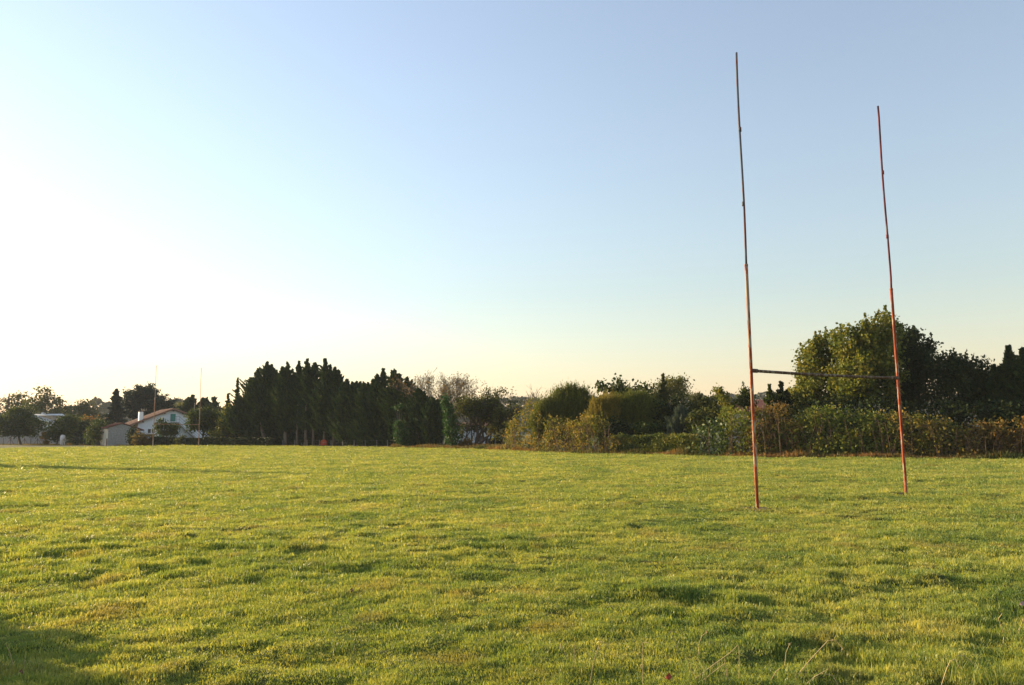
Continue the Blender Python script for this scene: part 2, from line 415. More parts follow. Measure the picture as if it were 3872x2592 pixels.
def hedge(name, label, px0, px1, top, depth_of, thick, mat, L=.12, W=.08, n=9000, group=None, rough=.06, zfrom=0.0):
    """a clipped hedge, leafy on every face and twiggy inside"""
    pm = (px0 + px1) / 2; dm = depth_of(pm); c = at(pm, 1650, dm); c.z = 0
    o = empty(name, c, label, 'hedge', group)
    p = rng.uniform(px0, px1, n); s = rng.random(n); z = rng.random(n); dp = rng.random(n)
    P = np.zeros((n, 3))
    ytop = top if hasattr(top, '__call__') else (lambda x: top)
    for i in range(n):
        d = depth_of(p[i]); a = at(p[i], ytop(p[i]), d); zt = a.z
        if s[i] < .55: dd, zz = d, zfrom + z[i] * (zt - zfrom)
        elif s[i] < .85: dd, zz = d + thick * dp[i], zt
        else: dd, zz = d + thick * dp[i], z[i] * zt
        P[i] = (a.x, dd, zz)
    bump = rough * (1 + 2 * vnoise(P[:, 0] / .7, P[:, 2] / .5, 5))
    P += rng.normal(size=P.shape) * bump[:, None]
    P[:, 2] = np.maximum(P[:, 2], .03)
    v = .5 + vnoise(P[:, 0] / .8, P[:, 2] / .5, 31) * .9 + rng.normal(size=n) * .2
    put_leaves('foliage', [leaves(P, L, W, v=v)], M[mat], o)
    mb = MB()
    for i in range(int((px1 - px0) * dm / FPX * 3) + 2):
        q = random.uniform(px0, px1); d = depth_of(q) + thick * .5; a = at(q, 1650, d); a.z = 0
        zt = at(q, ytop(q), depth_of(q)).z * .95
        mb.tube([a, a + Vector((random.uniform(-.2, .2), random.uniform(-.3, .3), zt * .5)), a + Vector((random.uniform(-.4, .4), random.uniform(-.3, .3), zt))], [.03, .02, .01], 4)
    mb.build('undergrowth', M['twig'], o)
    return o

def branching(mb, p, d, ln, r, lvl, tips, spread=.6, k=5, up=.25):
    n = 3; P = [p]; q = p.copy(); dd = d.copy()
    for i in range(n):
        dd = (dd + Vector((random.uniform(-.18, .18), random.uniform(-.18, .18), random.uniform(-.1, .18)))).normalized()
        q = q + dd * ln / n; P.append(q.copy())
    R = [r, r * .85, r * .72, r * .6]
    mb.tube(P, R, k if lvl > 2 else 3 if lvl < 2 else 4, cap=False)
    if lvl == 0:
        tips.append(q); return
    if lvl <= 2: tips.append(P[2])
    for i in range(random.choice((2, 3, 3))):
        s = P[random.choice((2, 3, 3))]
        v = (dd + Vector((random.uniform(-1, 1), random.uniform(-1, 1), random.uniform(-.5, .8) + up)) * spread).normalized()
        branching(mb, s, v, ln * random.uniform(.62, .88), max(r * .58, .016), lvl - 1, tips, spread, k, up)

def bare_tree(name, label, depth, stems, height_px, mat_l='dead', bark='bark', lvl=5, r0=.12, nleaf=6, L=.16, W=.10, spread=.6, cat='bare tree', frac=.30, leafspread=.18, up=.25, group=None, wide=1.0):
    """stems: (px at base, lean x)"""
    b = at(stems[0][0], 1650, depth); b.z = 0
    H = at(stems[0][0], height_px, depth).z
    o = empty(name, b, label, cat, group); mb = MB(); tips = []
    for px, lean in stems:
        s = at(px, 1650, depth); s.z = -.05
        branching(mb, s, Vector((lean, random.uniform(-.1, .1), 1)).normalized(), H * frac, r0, lvl, tips, spread, up=up)
    # bring the tree to its height
    top = max(t.z for t in tips); f = H / top
    f2 = (.5 + .5 * f) * wide; mb.V = [(b.x + (v[0] - b.x) * f2, b.y + (v[1] - b.y) * f2, v[2] * f) for v in mb.V]
    T = np.array([(b.x + (t.x - b.x) * f2, b.y + (t.y - b.y) * f2, t.z * f) for t in tips])
    mb.build('trunk', M[bark], o)
    if nleaf:
        P = np.repeat(T, nleaf, 0) + rng.normal(size=(len(T) * nleaf, 3)) * leafspread
        put_leaves('crown', [leaves(P, L, W)], M[mat_l], o)
    return o

# ------------------------------------------------------------------ the ground: one sheet to the horizon, hummocky on the pitch
def build_ground():
    fine = np.radians(np.arange(-46, 46.01, .2)); rest = np.radians(np.arange(51, 310, 6))
    ang = np.concatenate([fine, rest]); na = len(ang)
    rad = np.concatenate([[.05, .5, 1.2, 2.0], 2.6 * 1.0082 ** np.arange(0, int(math.log(150 / 2.6) / math.log(1.0082))), [155, 180, 220, 300, 420, 600, 900, 1500, 2600]])
    nr = len(rad)
    A, R = np.meshgrid(ang, rad); X = R * np.sin(A); Y = R * np.cos(A); Z = hz(X, Y)
    V = np.stack([X, Y, Z], 2).reshape(-1, 3)
    i = np.arange(nr - 1)[:, None]; j = np.arange(na)[None, :]; j2 = (j + 1) % na
    F = np.stack([i * na + j, i * na + j2, (i + 1) * na + j2, (i + 1) * na + j], 2).reshape(-1, 4)
    F = F[:, ::-1]
    m, n, out = newmat('turf')
    p = n.nodes.new('ShaderNodeBsdfPrincipled'); p.inputs['Roughness'].default_value = .95; p.inputs['Specular IOR Level'].default_value = .1
    g = n.nodes.new('ShaderNodeNewGeometry')
    t = n.nodes.new('ShaderNodeTexNoise'); t.inputs['Scale'].default_value = 1.3; t.inputs['Detail'].default_value = 8; t.inputs['Roughness'].default_value = .7
    n.links.new(g.outputs['Position'], t.inputs[0])
    r = ramp(n, [(.035, .045, .012), (.065, .075, .018), (.10, .095, .03)])
    r.color_ramp.elements[0].position = .3; r.color_ramp.elements[2].position = .72
    n.links.new(t.outputs[0], r.inputs[0]); n.links.new(r.outputs[0], p.inputs['Base Color']); n.links.new(p.outputs[0], out.inputs[0])
    o = mesh_obj('grass_field', V, F, m, smooth=True)
    tag(o, 'mown grass pitch, bumpy and dewy, running back to the hedges', 'field', kind='structure')
build_ground()

def grass_mat():
    m, n, out = newmat('grass_blade')
    g = n.nodes.new('ShaderNodeNewGeometry')
    oi = n.nodes.new('ShaderNodeObjectInfo')
    t = n.nodes.new('ShaderNodeTexNoise'); t.inputs['Scale'].default_value = .45; t.inputs['Detail'].default_value = 6; t.inputs['Roughness'].default_value = .65
    n.links.new(g.outputs['Position'], t.inputs[0])
    mx = n.nodes.new('ShaderNodeMath'); mx.operation = 'MULTIPLY_ADD'; mx.inputs[1].default_value = .34; mx.inputs[2].default_value = -.17
    n.links.new(oi.outputs['Random'], mx.inputs[0])
    ad = n.nodes.new('ShaderNodeMath'); ad.operation = 'ADD'; n.links.new(t.outputs[0], ad.inputs[0]); n.links.new(mx.outputs[0], ad.inputs[1])
    r = ramp(n, GRASS_STOPS); r.color_ramp.elements[0].position = .28; r.color_ramp.elements[1].position = .45; r.color_ramp.elements[2].position = .58; r.color_ramp.elements[3].position = .75
    n.links.new(ad.outputs[0], r.inputs[0])
    p = n.nodes.new('ShaderNodeBsdfPrincipled'); p.inputs['Roughness'].default_value = .45; p.inputs['Specular IOR Level'].default_value = .32
    tr = n.nodes.new('ShaderNodeBsdfTranslucent')
    mm = n.nodes.new('ShaderNodeMix'); mm.data_type = 'RGBA'; mm.blend_type = 'MULTIPLY'; mm.inputs[0].default_value = 1; mm.inputs[7].default_value = (1.25, 1.1, .45, 1)
    t2 = n.nodes.new('ShaderNodeTexNoise'); t2.inputs['Scale'].default_value = 1.1; t2.inputs['Detail'].default_value = 5; n.links.new(g.outputs['Position'], t2.inputs[0])
    r2 = ramp(n, [(0, 0, 0), (.6, .6, .6)]); r2.color_ramp.elements[0].position = .56; r2.color_ramp.elements[1].position = .70; n.links.new(t2.outputs[0], r2.inputs[0])
    dry = n.nodes.new('ShaderNodeMix'); dry.data_type = 'RGBA'; dry.inputs[7].default_value = (.30, .235, .09, 1)      # thin dry patches
    n.links.new(r2.outputs[0], dry.inputs[0]); n.links.new(r.outputs[0], dry.inputs[6])
    n.links.new(dry.outputs[2], p.inputs['Base Color']); n.links.new(dry.outputs[2], mm.inputs[6]); n.links.new(mm.outputs[2], tr.inputs[0])
    x = n.nodes.new('ShaderNodeMixShader'); x.inputs[0].default_value = .48
    n.links.new(p.outputs[0], x.inputs[1]); n.links.new(tr.outputs[0], x.inputs[2]); n.links.new(x.outputs[0], out.inputs[0])
    return m
GRASS_STOPS = [(.115, .19, .052), (.21, .28, .066), (.325, .365, .085), (.46, .44, .14)]
GM = grass_mat()
DEWM = solid('dew', (.9, .9, .85), (.9, .9, .85), rough=.15, spec=1.0)

def tuft(k, nb, tall=1.0):
    V, F = [], []
    for b in range(nb):
        a = random.uniform(0, 2 * PI); q = math.sqrt(random.random()) * .085
        x, y = q * math.cos(a), q * math.sin(a)
        h = random.uniform(.020, .044) * tall; wd = random.uniform(.0014, .0028)
        la = random.uniform(0, 2 * PI); ln = random.uniform(.1, .75) * h
        lx, ly = math.cos(la) * ln, math.sin(la) * ln
        wa = random.uniform(0, PI); wx, wy = math.cos(wa) * wd, math.sin(wa) * wd
        n = len(V)
        V += [(x - wx, y - wy, -.012), (x + wx, y + wy, -.012), (x - wx * .8 + lx * .35, y - wy * .8 + ly * .35, h * .6), (x + wx * .8 + lx * .35, y + wy * .8 + ly * .35, h * .6), (x + lx, y + ly, h)]
        F += [(n, n + 1, n + 3, n + 2), (n + 2, n + 3, n + 4)]
    me = bpy.data.meshes.new('tuft'); me.from_pydata(V, [], F); me.materials.append(GM)
    return bpy.data.objects.new('tuft_%d' % k, me)

POSTS = [tuple(at(2864, 1918, 17.2))[:2], tuple(at(3427, 1868, 20.25))[:2]]
def build_grass():
    tufts = [tuft(k, nb, tl) for k, (nb, tl) in enumerate([(40, 1.0), (36, .85), (42, 1.1), (18, 1.6)])]
    D0, pw, rmin, rmax, half = 620.0, 1.42, 3.6, 118.0, math.radians(41)
    N = int(2 * half * D0 * 6 ** pw * (rmax ** (2 - pw) - rmin ** (2 - pw)) / (2 - pw))
    u = rng.random(N)
    r = (rmin ** (2 - pw) + u * (rmax ** (2 - pw) - rmin ** (2 - pw))) ** (1 / (2 - pw))
    a = rng.uniform(-half, half, N)
    x, y = r * np.sin(a), r * np.cos(a)
    # only as far as the edge of the pitch, ragged
    px = CX + x / y * FPX
    ed = np.array([edge_depth(p) for p in np.arange(-1500, 5400, 50)])
    lim = np.interp(px, np.arange(-1500, 5400, 50), ed) + rng.normal(size=N) * .3 + 1.0
    keep = (y < lim) & (np.hypot(x - POSTS[0][0], y - POSTS[0][1]) > .32 + .1 * rng.random(N)) & (np.hypot(x - POSTS[1][0], y - POSTS[1][1]) > .27 + .1 * rng.random(N)); x, y, r = x[keep], y[keep], r[keep]; N = len(x)
    z = hz(x, y)
    s = (r / 6.0) ** (pw / 2) * rng.uniform(.75, 1.25, N); s = np.maximum(s, .7)
    lush = np.clip(1 + .9 * vnoise(x / .9, y / .9, 12) + .5 * vnoise(x / 3, y / 3, 13) + .9 * vnoise(x / .28, y / .2, 14), .5, 2.1)
    sz = np.clip(s, .8, 1.0 + .045 * r ** .75) * .66 * lush
    idx = np.where(rng.random(N) < .045, 3, rng.integers(0, 3, N)).astype(np.int32)
    me = bpy.data.meshes.new('grass'); me.vertices.add(N)
    me.vertices.foreach_set('co', np.stack([x, y, z], 1).astype(np.float32).ravel())
    def attr(nm, ty, key, val):
        t = me.attributes.new(nm, ty, 'POINT'); t.data.foreach_set(key, val.ravel())
    attr('rot', 'FLOAT_VECTOR', 'vector', np.stack([rng.normal(size=N) * .12, rng.normal(size=N) * .12, rng.uniform(0, 6.28, N)], 1).astype(np.float32))
    attr('scl', 'FLOAT_VECTOR', 'vector', np.stack([s, s, sz], 1).astype(np.float32))
    attr('idx', 'INT', 'value', idx)
    o = bpy.data.objects.new('grass', me); COL.objects.link(o)
    tag(o, 'short dewy grass blades covering the whole pitch', 'grass', kind='stuff')
    ng = bpy.data.node_groups.new('grass_scatter', 'GeometryNodeTree')
    ng.interface.new_socket('Geometry', in_out='INPUT', socket_type='NodeSocketGeometry')
    ng.interface.new_socket('Geometry', in_out='OUTPUT', socket_type='NodeSocketGeometry')
    gi = ng.nodes.new('NodeGroupInput'); go = ng.nodes.new('NodeGroupOutput')
    mp = ng.nodes.new('GeometryNodeMeshToPoints'); ip = ng.nodes.new('GeometryNodeInstanceOnPoints')
    j = ng.nodes.new('GeometryNodeGeometryToInstance')
    for t in reversed(tufts):
        oi = ng.nodes.new('GeometryNodeObjectInfo'); oi.inputs['Object'].default_value = t
        ng.links.new(oi.outputs['Geometry'], j.inputs[0])
    def na(nm, ty):
        q = ng.nodes.new('GeometryNodeInputNamedAttribute'); q.data_type = ty; q.inputs['Name'].default_value = nm
        return q.outputs[0]
    ip.inputs['Pick Instance'].default_value = True
    ng.links.new(gi.outputs[0], mp.inputs[0]); ng.links.new(mp.outputs[0], ip.inputs['Points'])
    ng.links.new(j.outputs[0], ip.inputs['Instance'])
    ng.links.new(na('idx', 'INT'), ip.inputs['Instance Index'])
    ng.links.new(na('rot', 'FLOAT_VECTOR'), ip.inputs['Rotation'])
    ng.links.new(na('scl', 'FLOAT_VECTOR'), ip.inputs['Scale'])
    ng.links.new(ip.outputs[0], go.inputs[0])
    md = o.modifiers.new('scatter', 'NODES'); md.node_group = ng
    print('grass tufts', N)
build_grass()

# ------------------------------------------------------------------ far ridge and its woods
RIDGE = [(-900, 1560), (0, 1556), (200, 1548), (240, 1540), (270, 1534), (300, 1542), (335, 1518), (362, 1510), (400, 1516), (440, 1518), (600, 1515), (690, 1514), (760, 1530), (900, 1545), (1400, 1540), (1700, 1530), (1840, 1512), (1900, 1502), (1960, 1506), (2000, 1498), (2040, 1510), (2300, 1500), (2500, 1500), (2640, 1492), (2760, 1494), (2860, 1488), (2900, 1484), (2950, 1478), (3100, 1490), (3600, 1490), (4000, 1480), (4800, 1500)]
def build_ridge():
    D = 430.0; xs = np.arange(-900, 4800, 20.0)
    V, F = [], []; rows = [(-60, 0), (-30, .35), (0, .8), (40, .86), (120, .5)]
    for px in xs:
        top = np.interp(px, [a for a, b in RIDGE], [b for a, b in RIDGE])
        for dy, f in rows:
            p = at(px, top, D + dy); V.append((p.x, D + dy, max(0, (p.z - 3) * f) - (.5 if f == 0 else 0)))
    k = len(rows)
    for i in range(len(xs) - 1):
        for j in range(k - 1):
            F.append((i * k + j, (i + 1) * k + j, (i + 1) * k + j + 1, i * k + j + 1))
    o = mesh_obj('hill', V, F, solid('hill_ground', (.035, .045, .02), (.06, .06, .03), .05, .95))
    tag(o, 'low wooded ridge in the haze behind everything', 'hill', kind='structure')
    n = 46000
    px = rng.uniform(-900, 4800, n); u = rng.random(n)
    top = np.interp(px, [a for a, b in RIDGE], [b for a, b in RIDGE])
    wv = vnoise(px / 26.0, px * 0 + 2, 41) * 16 + vnoise(px / 9.0, px * 0, 42) * 7
    P = np.zeros((n, 3))
    for i in range(n):
        dd = D + rng.uniform(-45, 10)
        zt = at(px[i], top[i] + wv[i] + 4, dd).z
        q = at(px[i], top[i], dd); P[i] = (q.x, dd, max(.3, zt * (1 - u[i] ** 1.7)))
    v = .5 + vnoise(P[:, 0] / 9, P[:, 2] / 5, 44) + rng.normal(size=n) * .15
    w_ = put_leaves('distant_woods', [leaves(P, 1.9, 1.3, v=v)], M['woods'], None)
    tag(w_, 'hazy grey-blue woods along the far ridge', 'woods', kind='stuff')
build_ridge()

# ------------------------------------------------------------------ goal posts
def post_mat(name, paint, rust1, rust2, amount, z0=0, z1=5, scale=9.0, seed=0.0):
    """worn paint: patches of white, red primer and brown rust, stretched along the pipe"""
    m, n, out = newmat(name)
    p = n.nodes.new('ShaderNodeBsdfPrincipled'); p.inputs['Roughness'].default_value = .75; p.inputs['Specular IOR Level'].default_value = .2
    g = n.nodes.new('ShaderNodeNewGeometry')
    mp = n.nodes.new('ShaderNodeMapping'); mp.inputs['Scale'].default_value = (scale * 1.6, scale * 1.6, scale * .28); mp.inputs['Location'].default_value = (seed, seed * 2, seed * 3)
    n.links.new(g.outputs['Position'], mp.inputs[0])
    t = n.nodes.new('ShaderNodeTexNoise'); t.inputs['Scale'].default_value = 1.0; t.inputs['Detail'].default_value = 7; t.inputs['Roughness'].default_value = .68
    n.links.new(mp.outputs[0], t.inputs[0])
    r = ramp(n, [rust2, rust1, rust1, paint]); e = r.color_ramp.elements
    a = amount
    e[0].position = a - .16; e[1].position = a - .06; e[2].position = a - .01; e[3].position = a + .015
    n.links.new(t.outputs[0], r.inputs[0]); n.links.new(r.outputs[0], p.inputs['Base Color'])
    b = n.nodes.new('ShaderNodeBump'); b.inputs['Strength'].default_value = .5; b.inputs['Distance'].default_value = .002
    n.links.new(t.outputs[0], b.inputs['Height']); n.links.new(b.outputs[0], p.inputs['Normal'])
    n.links.new(p.outputs[0], out.inputs[0]); return m
M['lower'] = post_mat('worn_red_paint', (.33, .26, .19), (.30, .065, .018), (.11, .03, .02), .52)
M['lower2'] = post_mat('worn_red_paint_far', (.33, .25, .19), (.29, .058, .018), (.11, .03, .02), .54, seed=3.3)
M['upper'] = post_mat('faded_grey_paint', (.10, .115, .13), (.14, .045, .03), (.07, .025, .022), .47, seed=1.1)
M['upper2'] = post_mat('faded_red_paint', (.13, .12, .125), (.15, .03, .03), (.07, .02, .022), .58, seed=2.2)
M['bar'] = post_mat('weathered_bar', (.20, .165, .11), (.10, .055, .03), (.05, .03, .02), .54, seed=4.0, scale=6)
M['farpost'] = post_mat('far_post_paint', (.36, .30, .24), (.34, .15, .08), (.22, .09, .05), .54, seed=5, scale=4)

def goal(name, label, A, B, tubes, mats):
    """A, B: (base px, base py, depth, joint py, top px, top py, bar py)"""
    def P(px, py, d): return at(px, py, d)
    base = []
    for q in (A, B):
        b = at(q[0], q[1], q[2]); b.z = 0; base.append(b)
    c = (base[0] + base[1]) / 2
    o = empty(name, c, label, 'goal posts', 'pair of goals on the pitch')
    rl, ru, rb = tubes
    bars = []
    for i, (q, b) in enumerate(zip((A, B), base)):
        top = P(q[4], q[5], q[2])
        H = top.z
        f = lambda z: b.lerp(Vector((top.x, top.y, H)), z / H)
        zj = at(q[0], q[3], q[2]).z; zb = at(q[0], q[6], q[2]).z
        k = 14
        lo_ = MB(); lo_.tube([f(-.3), f(0)] + [f(zj * j / k) for j in range(1, k + 1)], [rl] * (k + 2), 14); lo_.build('lower_upright', M[mats[0][i]], o, True)
        cp = MB(); cp.tube([f(zj - .04), f(zj + .012)], [rl * 1.10, rl * 1.06], 14); cp.build('collar', M[mats[0][i]], o, True)
        up_ = MB(); n = 16
        bend = [Vector((.012 * math.sin(3.1 * j / n * 2 + i), 0, 0)) for j in range(n + 1)]
        up_.tube([f(zj - .02 + (H - zj + .02) * j / n) + (bend[j] if 0 < j < n else Vector()) for j in range(n + 1)], [ru] * (n + 1), 12); up_.build('upper_upright', M[mats[1][i]], o, True)
        for j in (.27, .62):
            sl = MB(); zz = zj + (H - zj) * j; sl.tube([f(zz), f(zz + .10)], [ru * 1.35] * 2, 12); sl.build('sleeve', M[mats[1][i]], o, True)
        bars.append(f(zb))
    d = (bars[1] - bars[0]).normalized()
    mb = MB(); n = 12
    pts = [bars[0].lerp(bars[1], j / n) - Vector((0, 0, .022 * math.sin(PI * j / n))) for j in range(n + 1)]
    mb.tube(pts, [rb] * (n + 1), 12); cb = mb.build('crossbar', M[mats[2]], o, True)
    for i, s in ((0, 1), (1, -1)):
        jb = MB(); jb.tube([bars[i] + d * s * rl * .2, bars[i] + d * s * (rl + .16)], [rb * 1.35] * 2, 12)
        br = jb.build('bracket', M[mats[2]], o, True)
    return o, base
gp, gbase = goal('goal_posts', 'tall rusty H shaped goal posts with peeling red paint, standing near the right hedge',
     (2864, 1918, 17.2, 1001, 2784.5, 200, 1402), (3427, 1868, 20.25, 1092, 3319.5, 402, 1430),
     (.037, .025, .034), (('lower', 'lower2'), ('upper', 'upper2'), 'bar'))
goal('goal_posts', 'small distant goal posts at the far left end, in front of the white gabled house',
     (578, 1691, 97, 1503, 591.5, 1383, 1604), (751, 1692, 100, 1545, 761.5, 1391, 1606),
     (.048, .030, .036), (('farpost', 'farpost'), ('farpost', 'farpost'), 'farpost'))
# worn earth where the posts stand
for b, s in zip(gbase, (.50, .42)):
    k = 22; V = [(b.x, b.y, hz(b.x, b.y) + .012)]; F = []
    for j in range(k):
        a = 2 * PI * j / k; r = s * random.uniform(.7, 1.1)
        x, y = b.x + r * math.cos(a), b.y + r * .8 * math.sin(a); V.append((x, y, float(hz(x, y)) + .006))
        F.append((0, 1 + j, 1 + (j + 1) % k))
    o = mesh_obj('bare_earth', V, F, solid('earth', (.16, .10, .055), (.09, .06, .035), 12, .95, .6, 40))
    tag(o, 'worn brown earth at the foot of ' + ('the nearer upright' if s > .45 else 'the farther upright'), 'earth patch', kind='structure')

# ------------------------------------------------------------------ left end: gardens and houses
M['render'] = solid('white_render', (.62, .64, .66), (.56, .58, .60), 1.5, .9, .3, 60)
M['beige'] = solid('beige_render', (.42, .36, .31), (.36, .31, .27), 1.2, .9, .3, 60)
M['pebble'] = solid('pebbledash', (.33, .31, .28), (.22, .21, .19), 6, .95, .8, 18)
M['sunside'] = solid('sunlit_side_render', (.66, .60, .50), (.42, .37, .30), 1.6, .9, .3, 40, stretch=(1, 1, .4))  # left side of the shed: sunlight put into a paler wall colour
M['tile'] = solid('clay_tile', (.26, .14, .09), (.19, .10, .065), 3, .85, .7, 14, stretch=(1, 4, 1))
M['redtile'] = solid('red_clay_tile', (.17, .055, .035), (.11, .04, .028), 3, .85, .7, 14)
M['teal'] = solid('teal_paint', (.045, .22, .17), (.04, .17, .135), 2, .6)
M['glass'] = solid('window_glass', (.06, .055, .06), (.10, .08, .08), 3, .15, spec=.6)
M['white'] = solid('white_paint', (.78, .78, .76), (.7, .7, .68), 2, .6)
M['wood'] = solid('dark_wood', (.10, .06, .04), (.07, .045, .03), 5, .85)
M['metal'] = solid('grey_metal', (.20, .21, .22), (.14, .14, .15), 5, .5, metal=.4)
M['concrete'] = solid('concrete', (.20, .19, .17), (.14, .135, .12), 8, .9, .4, 40)
M['zinc'] = solid('zinc_sheet', (.40, .38, .36), (.30, .29, .28), 2, .6)

class Plane:
    """an upright plane through the photo pixel (px) at a depth, turned by a; (u, z) of any pixel on it"""
    def __init__(s, px, depth, a):
        s.o = at(px, 1650, depth); s.o.z = 0; s.a = a
        s.u = Vector((math.cos(a), math.sin(a), 0)); s.n = Vector((-math.sin(a), math.cos(a), 0))   # n points away from the camera
    def uz(s, px, py):
        d = ray(px, py); c = Vector((0, 0, CAM_H))
        t = (s.o - c).dot(s.n) / d.dot(s.n); p = c + d * t
        return (p - s.o).dot(s.u), p.z
    def P(s, u, v, z): return s.o + s.u * u + s.n * v + Vector((0, 0, z))

def gable(pl, name, label, apex, eaveL, eaveR, length, wall_mat, roof_mat, group=None, over=.35, thick=.16, wallL=None, wallR=None, zr=0.0, wallmat2=None):
    """apex, eaveL, eaveR are photo pixels on the gable plane; length runs back along the ridge"""
    ua, za = pl.uz(*apex); ul, zl = pl.uz(*eaveL); ur, zr_ = pl.uz(*eaveR)
    wl = pl.uz(*wallL)[0] if wallL else ul + .4; wr = pl.uz(*wallR)[0] if wallR else ur - .4
    o = empty(name, pl.P((wl + wr) / 2, 0, 0), label, 'house', group)
    lz = lambda u: (za + (zl - za) * (u - ua) / (ul - ua)) if u < ua else (za + (zr_ - za) * (u - ua) / (ur - ua))
    t = thick + .02
    mb = MB()
    mb.prism([pl.P(wl, 0, -.1), pl.P(wr, 0, -.1), pl.P(wr, 0, lz(wr) - t), pl.P(ua, 0, za - t), pl.P(wl, 0, lz(wl) - t)], pl.n * length)
    mb.build('wall', M[wall_mat], o)
    mb = MB()
    mb.prism([pl.P(ul, -over, zl - thick), pl.P(ua, -over, za - thick), pl.P(ua, -over, za), pl.P(ul, -over, zl)], pl.n * (length + 2 * over))
    mb.prism([pl.P(ua + .002, -over - .003, za - thick), pl.P(ur, -over - .003, zr_ - thick), pl.P(ur, -over - .003, zr_), pl.P(ua + .002, -over - .003, za)], pl.n * (length + 2 * over + .006))
    # rows of tiles on both slopes
    for (u0, z0, u1, z1) in ((ul, zl, ua, za), (ur, zr_, ua, za)):
        L = math.hypot(u1 - u0, z1 - z0); kk = int(length / .42)
        for j in range(kk):
            v = -over + .1 + j * .42
            a = pl.P(u0, v, z0 + .012); b = pl.P(u1, v, z1 + .012)
            mb.tube([a, b], [.05, .05], 5)
    roof = mb.build('roof', M[roof_mat], o)
    return o, roof, lz, (ul, zl, ua, za, ur, zr_, wl, wr)

# white gabled house
AH = math.radians(36)
ph = Plane(640, 130, AH)
ho, hroof, hz_l, hd = gable(ph, 'gabled_house', 'white gabled house with teal shutters and a long brown tiled roof', (655, 1545), (484, 1609), (806, 1600), 9.0, 'render', 'tile', over=.55, thick=.22, wallL=(520, 1640), wallR=(790, 1640))
def wbox(pl, parent, name, px0, py0, px1, py1, v0, v1, mat, sub=None):
    u0, z1 = pl.uz(px0, py0); u1, z0 = pl.uz(px1, py1)
    mb = MB(); mb.box8([pl.P(u0, v0, z0), pl.P(u1, v0, z0), pl.P(u1, v1, z0), pl.P(u0, v1, z0), pl.P(u0, v0, z1), pl.P(u1, v0, z1), pl.P(u1, v1, z1), pl.P(u0, v1, z1)])
    return mb.build(name, M[mat], parent)
def sub(parent, child):
    child.parent = parent
    return child
w1 = wbox(ph, ho, 'window', 557, 1621, 587, 1640, -.03, .05, 'white')
for a, b in ((559, 570), (574, 585)):
    p_ = wbox(ph, ho, 'pane', a, 1623, b, 1638, -.045, -.031, 'glass'); p_.parent = w1
s_ = wbox(ph, ho, 'sill', 555, 1642, 592, 1644.5, -.16, -.001, 'zinc')
wbox(ph, ho, 'shutter', 645, 1566, 663, 1594, -.07, .02, 'teal')
wbox(ph, ho, 'door', 601, 1635, 611, 1668, -.05, .02, 'teal')
# chimney, standing on the left slope a little way back
u_, z_ = ph.uz(536, 1585)
mb = MB(); mb.box8([ph.P(u_ - .36, .3, z_ - .5), ph.P(u_ + .26, .3, z_ - .5), ph.P(u_ + .26, 1.0, z_ - .5), ph.P(u_ - .36, 1.0, z_ - .5), ph.P(u_ - .36, .3, z_ + 1.15), ph.P(u_ + .26, .3, z_ + 1.15), ph.P(u_ + .26, 1.0, z_ + 1.15), ph.P(u_ - .36, 1.0, z_ + 1.15)])
ch = mb.build('chimney', M['white'], ho)
mb = MB()
for q in (-.28, .1): mb.tube([ph.P(u_ + q, .6, z_ + 1.15), ph.P(u_ + q, .6, z_ + 1.38)], [.12, .10], 8)
mb.build('chimney_pot', M['tile'], ho)
# aerial beside the chimney
u_, z_ = ph.uz(547, 1578)
mb = MB(); mb.tube([ph.P(u_, .8, z_ - .3), ph.P(u_, .8, z_ + 1.35)], .022, 6)
for q in (-.35, -.12, .12, .35): mb.tube([ph.P(u_ + q, .8, z_ + .95 + abs(q) * .3), ph.P(u_ + q, .8, z_ + 1.4)], .015, 4)
mb.tube([ph.P(u_ - .4, .8, z_ + 1.2), ph.P(u_ + .45, .8, z_ + 1.1)], .018, 5)
mb.build('aerial', M['metal'], ho)
# beam ends under the eaves
for q in ((540, 1594), (622, 1562), (655, 1552), (690, 1562)):
    u, z = ph.uz(*q); mb = MB(); mb.box(ph.P(u, -.28, z - .10), .16, .5, .16, (math.cos(AH), math.sin(AH))); mb.build('beam', M['wood'], ho)
# landing, railing and outside stair
u0, z0 = ph.uz(641, 1598); u1, _ = ph.uz(672, 1598)
mb = MB(); mb.box8([ph.P(u0, -1.1, z0 - .15), ph.P(u1, -1.1, z0 - .15), ph.P(u1, -.002, z0 - .15), ph.P(u0, -.002, z0 - .15), ph.P(u0, -1.1, z0), ph.P(u1, -1.1, z0), ph.P(u1, -.002, z0), ph.P(u0, -.002, z0)])
mb.build('landing', M['concrete'], ho)
ue = u1 + z0 * 1.05
mb = MB(); mb.prism([ph.P(u1, -1.0, z0 - .3), ph.P(ue, -1.0, -.05), ph.P(ue + .3, -1.0, -.05), ph.P(u1 + .02, -1.0, z0)], ph.n * .95)
mb.build('stair', M['zinc'], ho)
mb = MB()
for v in (-1.05,):
    mb.tube([ph.P(u0, v, z0 + .95), ph.P(u1, v, z0 + .95), ph.P(ue, v, .9)], .028, 6)
    mb.tube([ph.P(u0, v, z0 + .5), ph.P(u1, v, z0 + .5), ph.P(ue, v, .45)], .018, 5)
    for j in range(4): mb.tube([ph.P(u0 + (u1 - u0) * j / 3, v, z0 - .05), ph.P(u0 + (u1 - u0) * j / 3, v, z0 + .95)], .018, 5)
    for j in range(1, 7): mb.tube([ph.P(u1 + (ue - u1) * j / 6, v, z0 * (1 - j / 6)), ph.P(u1 + (ue - u1) * j / 6, v, z0 * (1 - j / 6) + .9)], .018, 5)
mb.build('railing', M['metal'], ho)

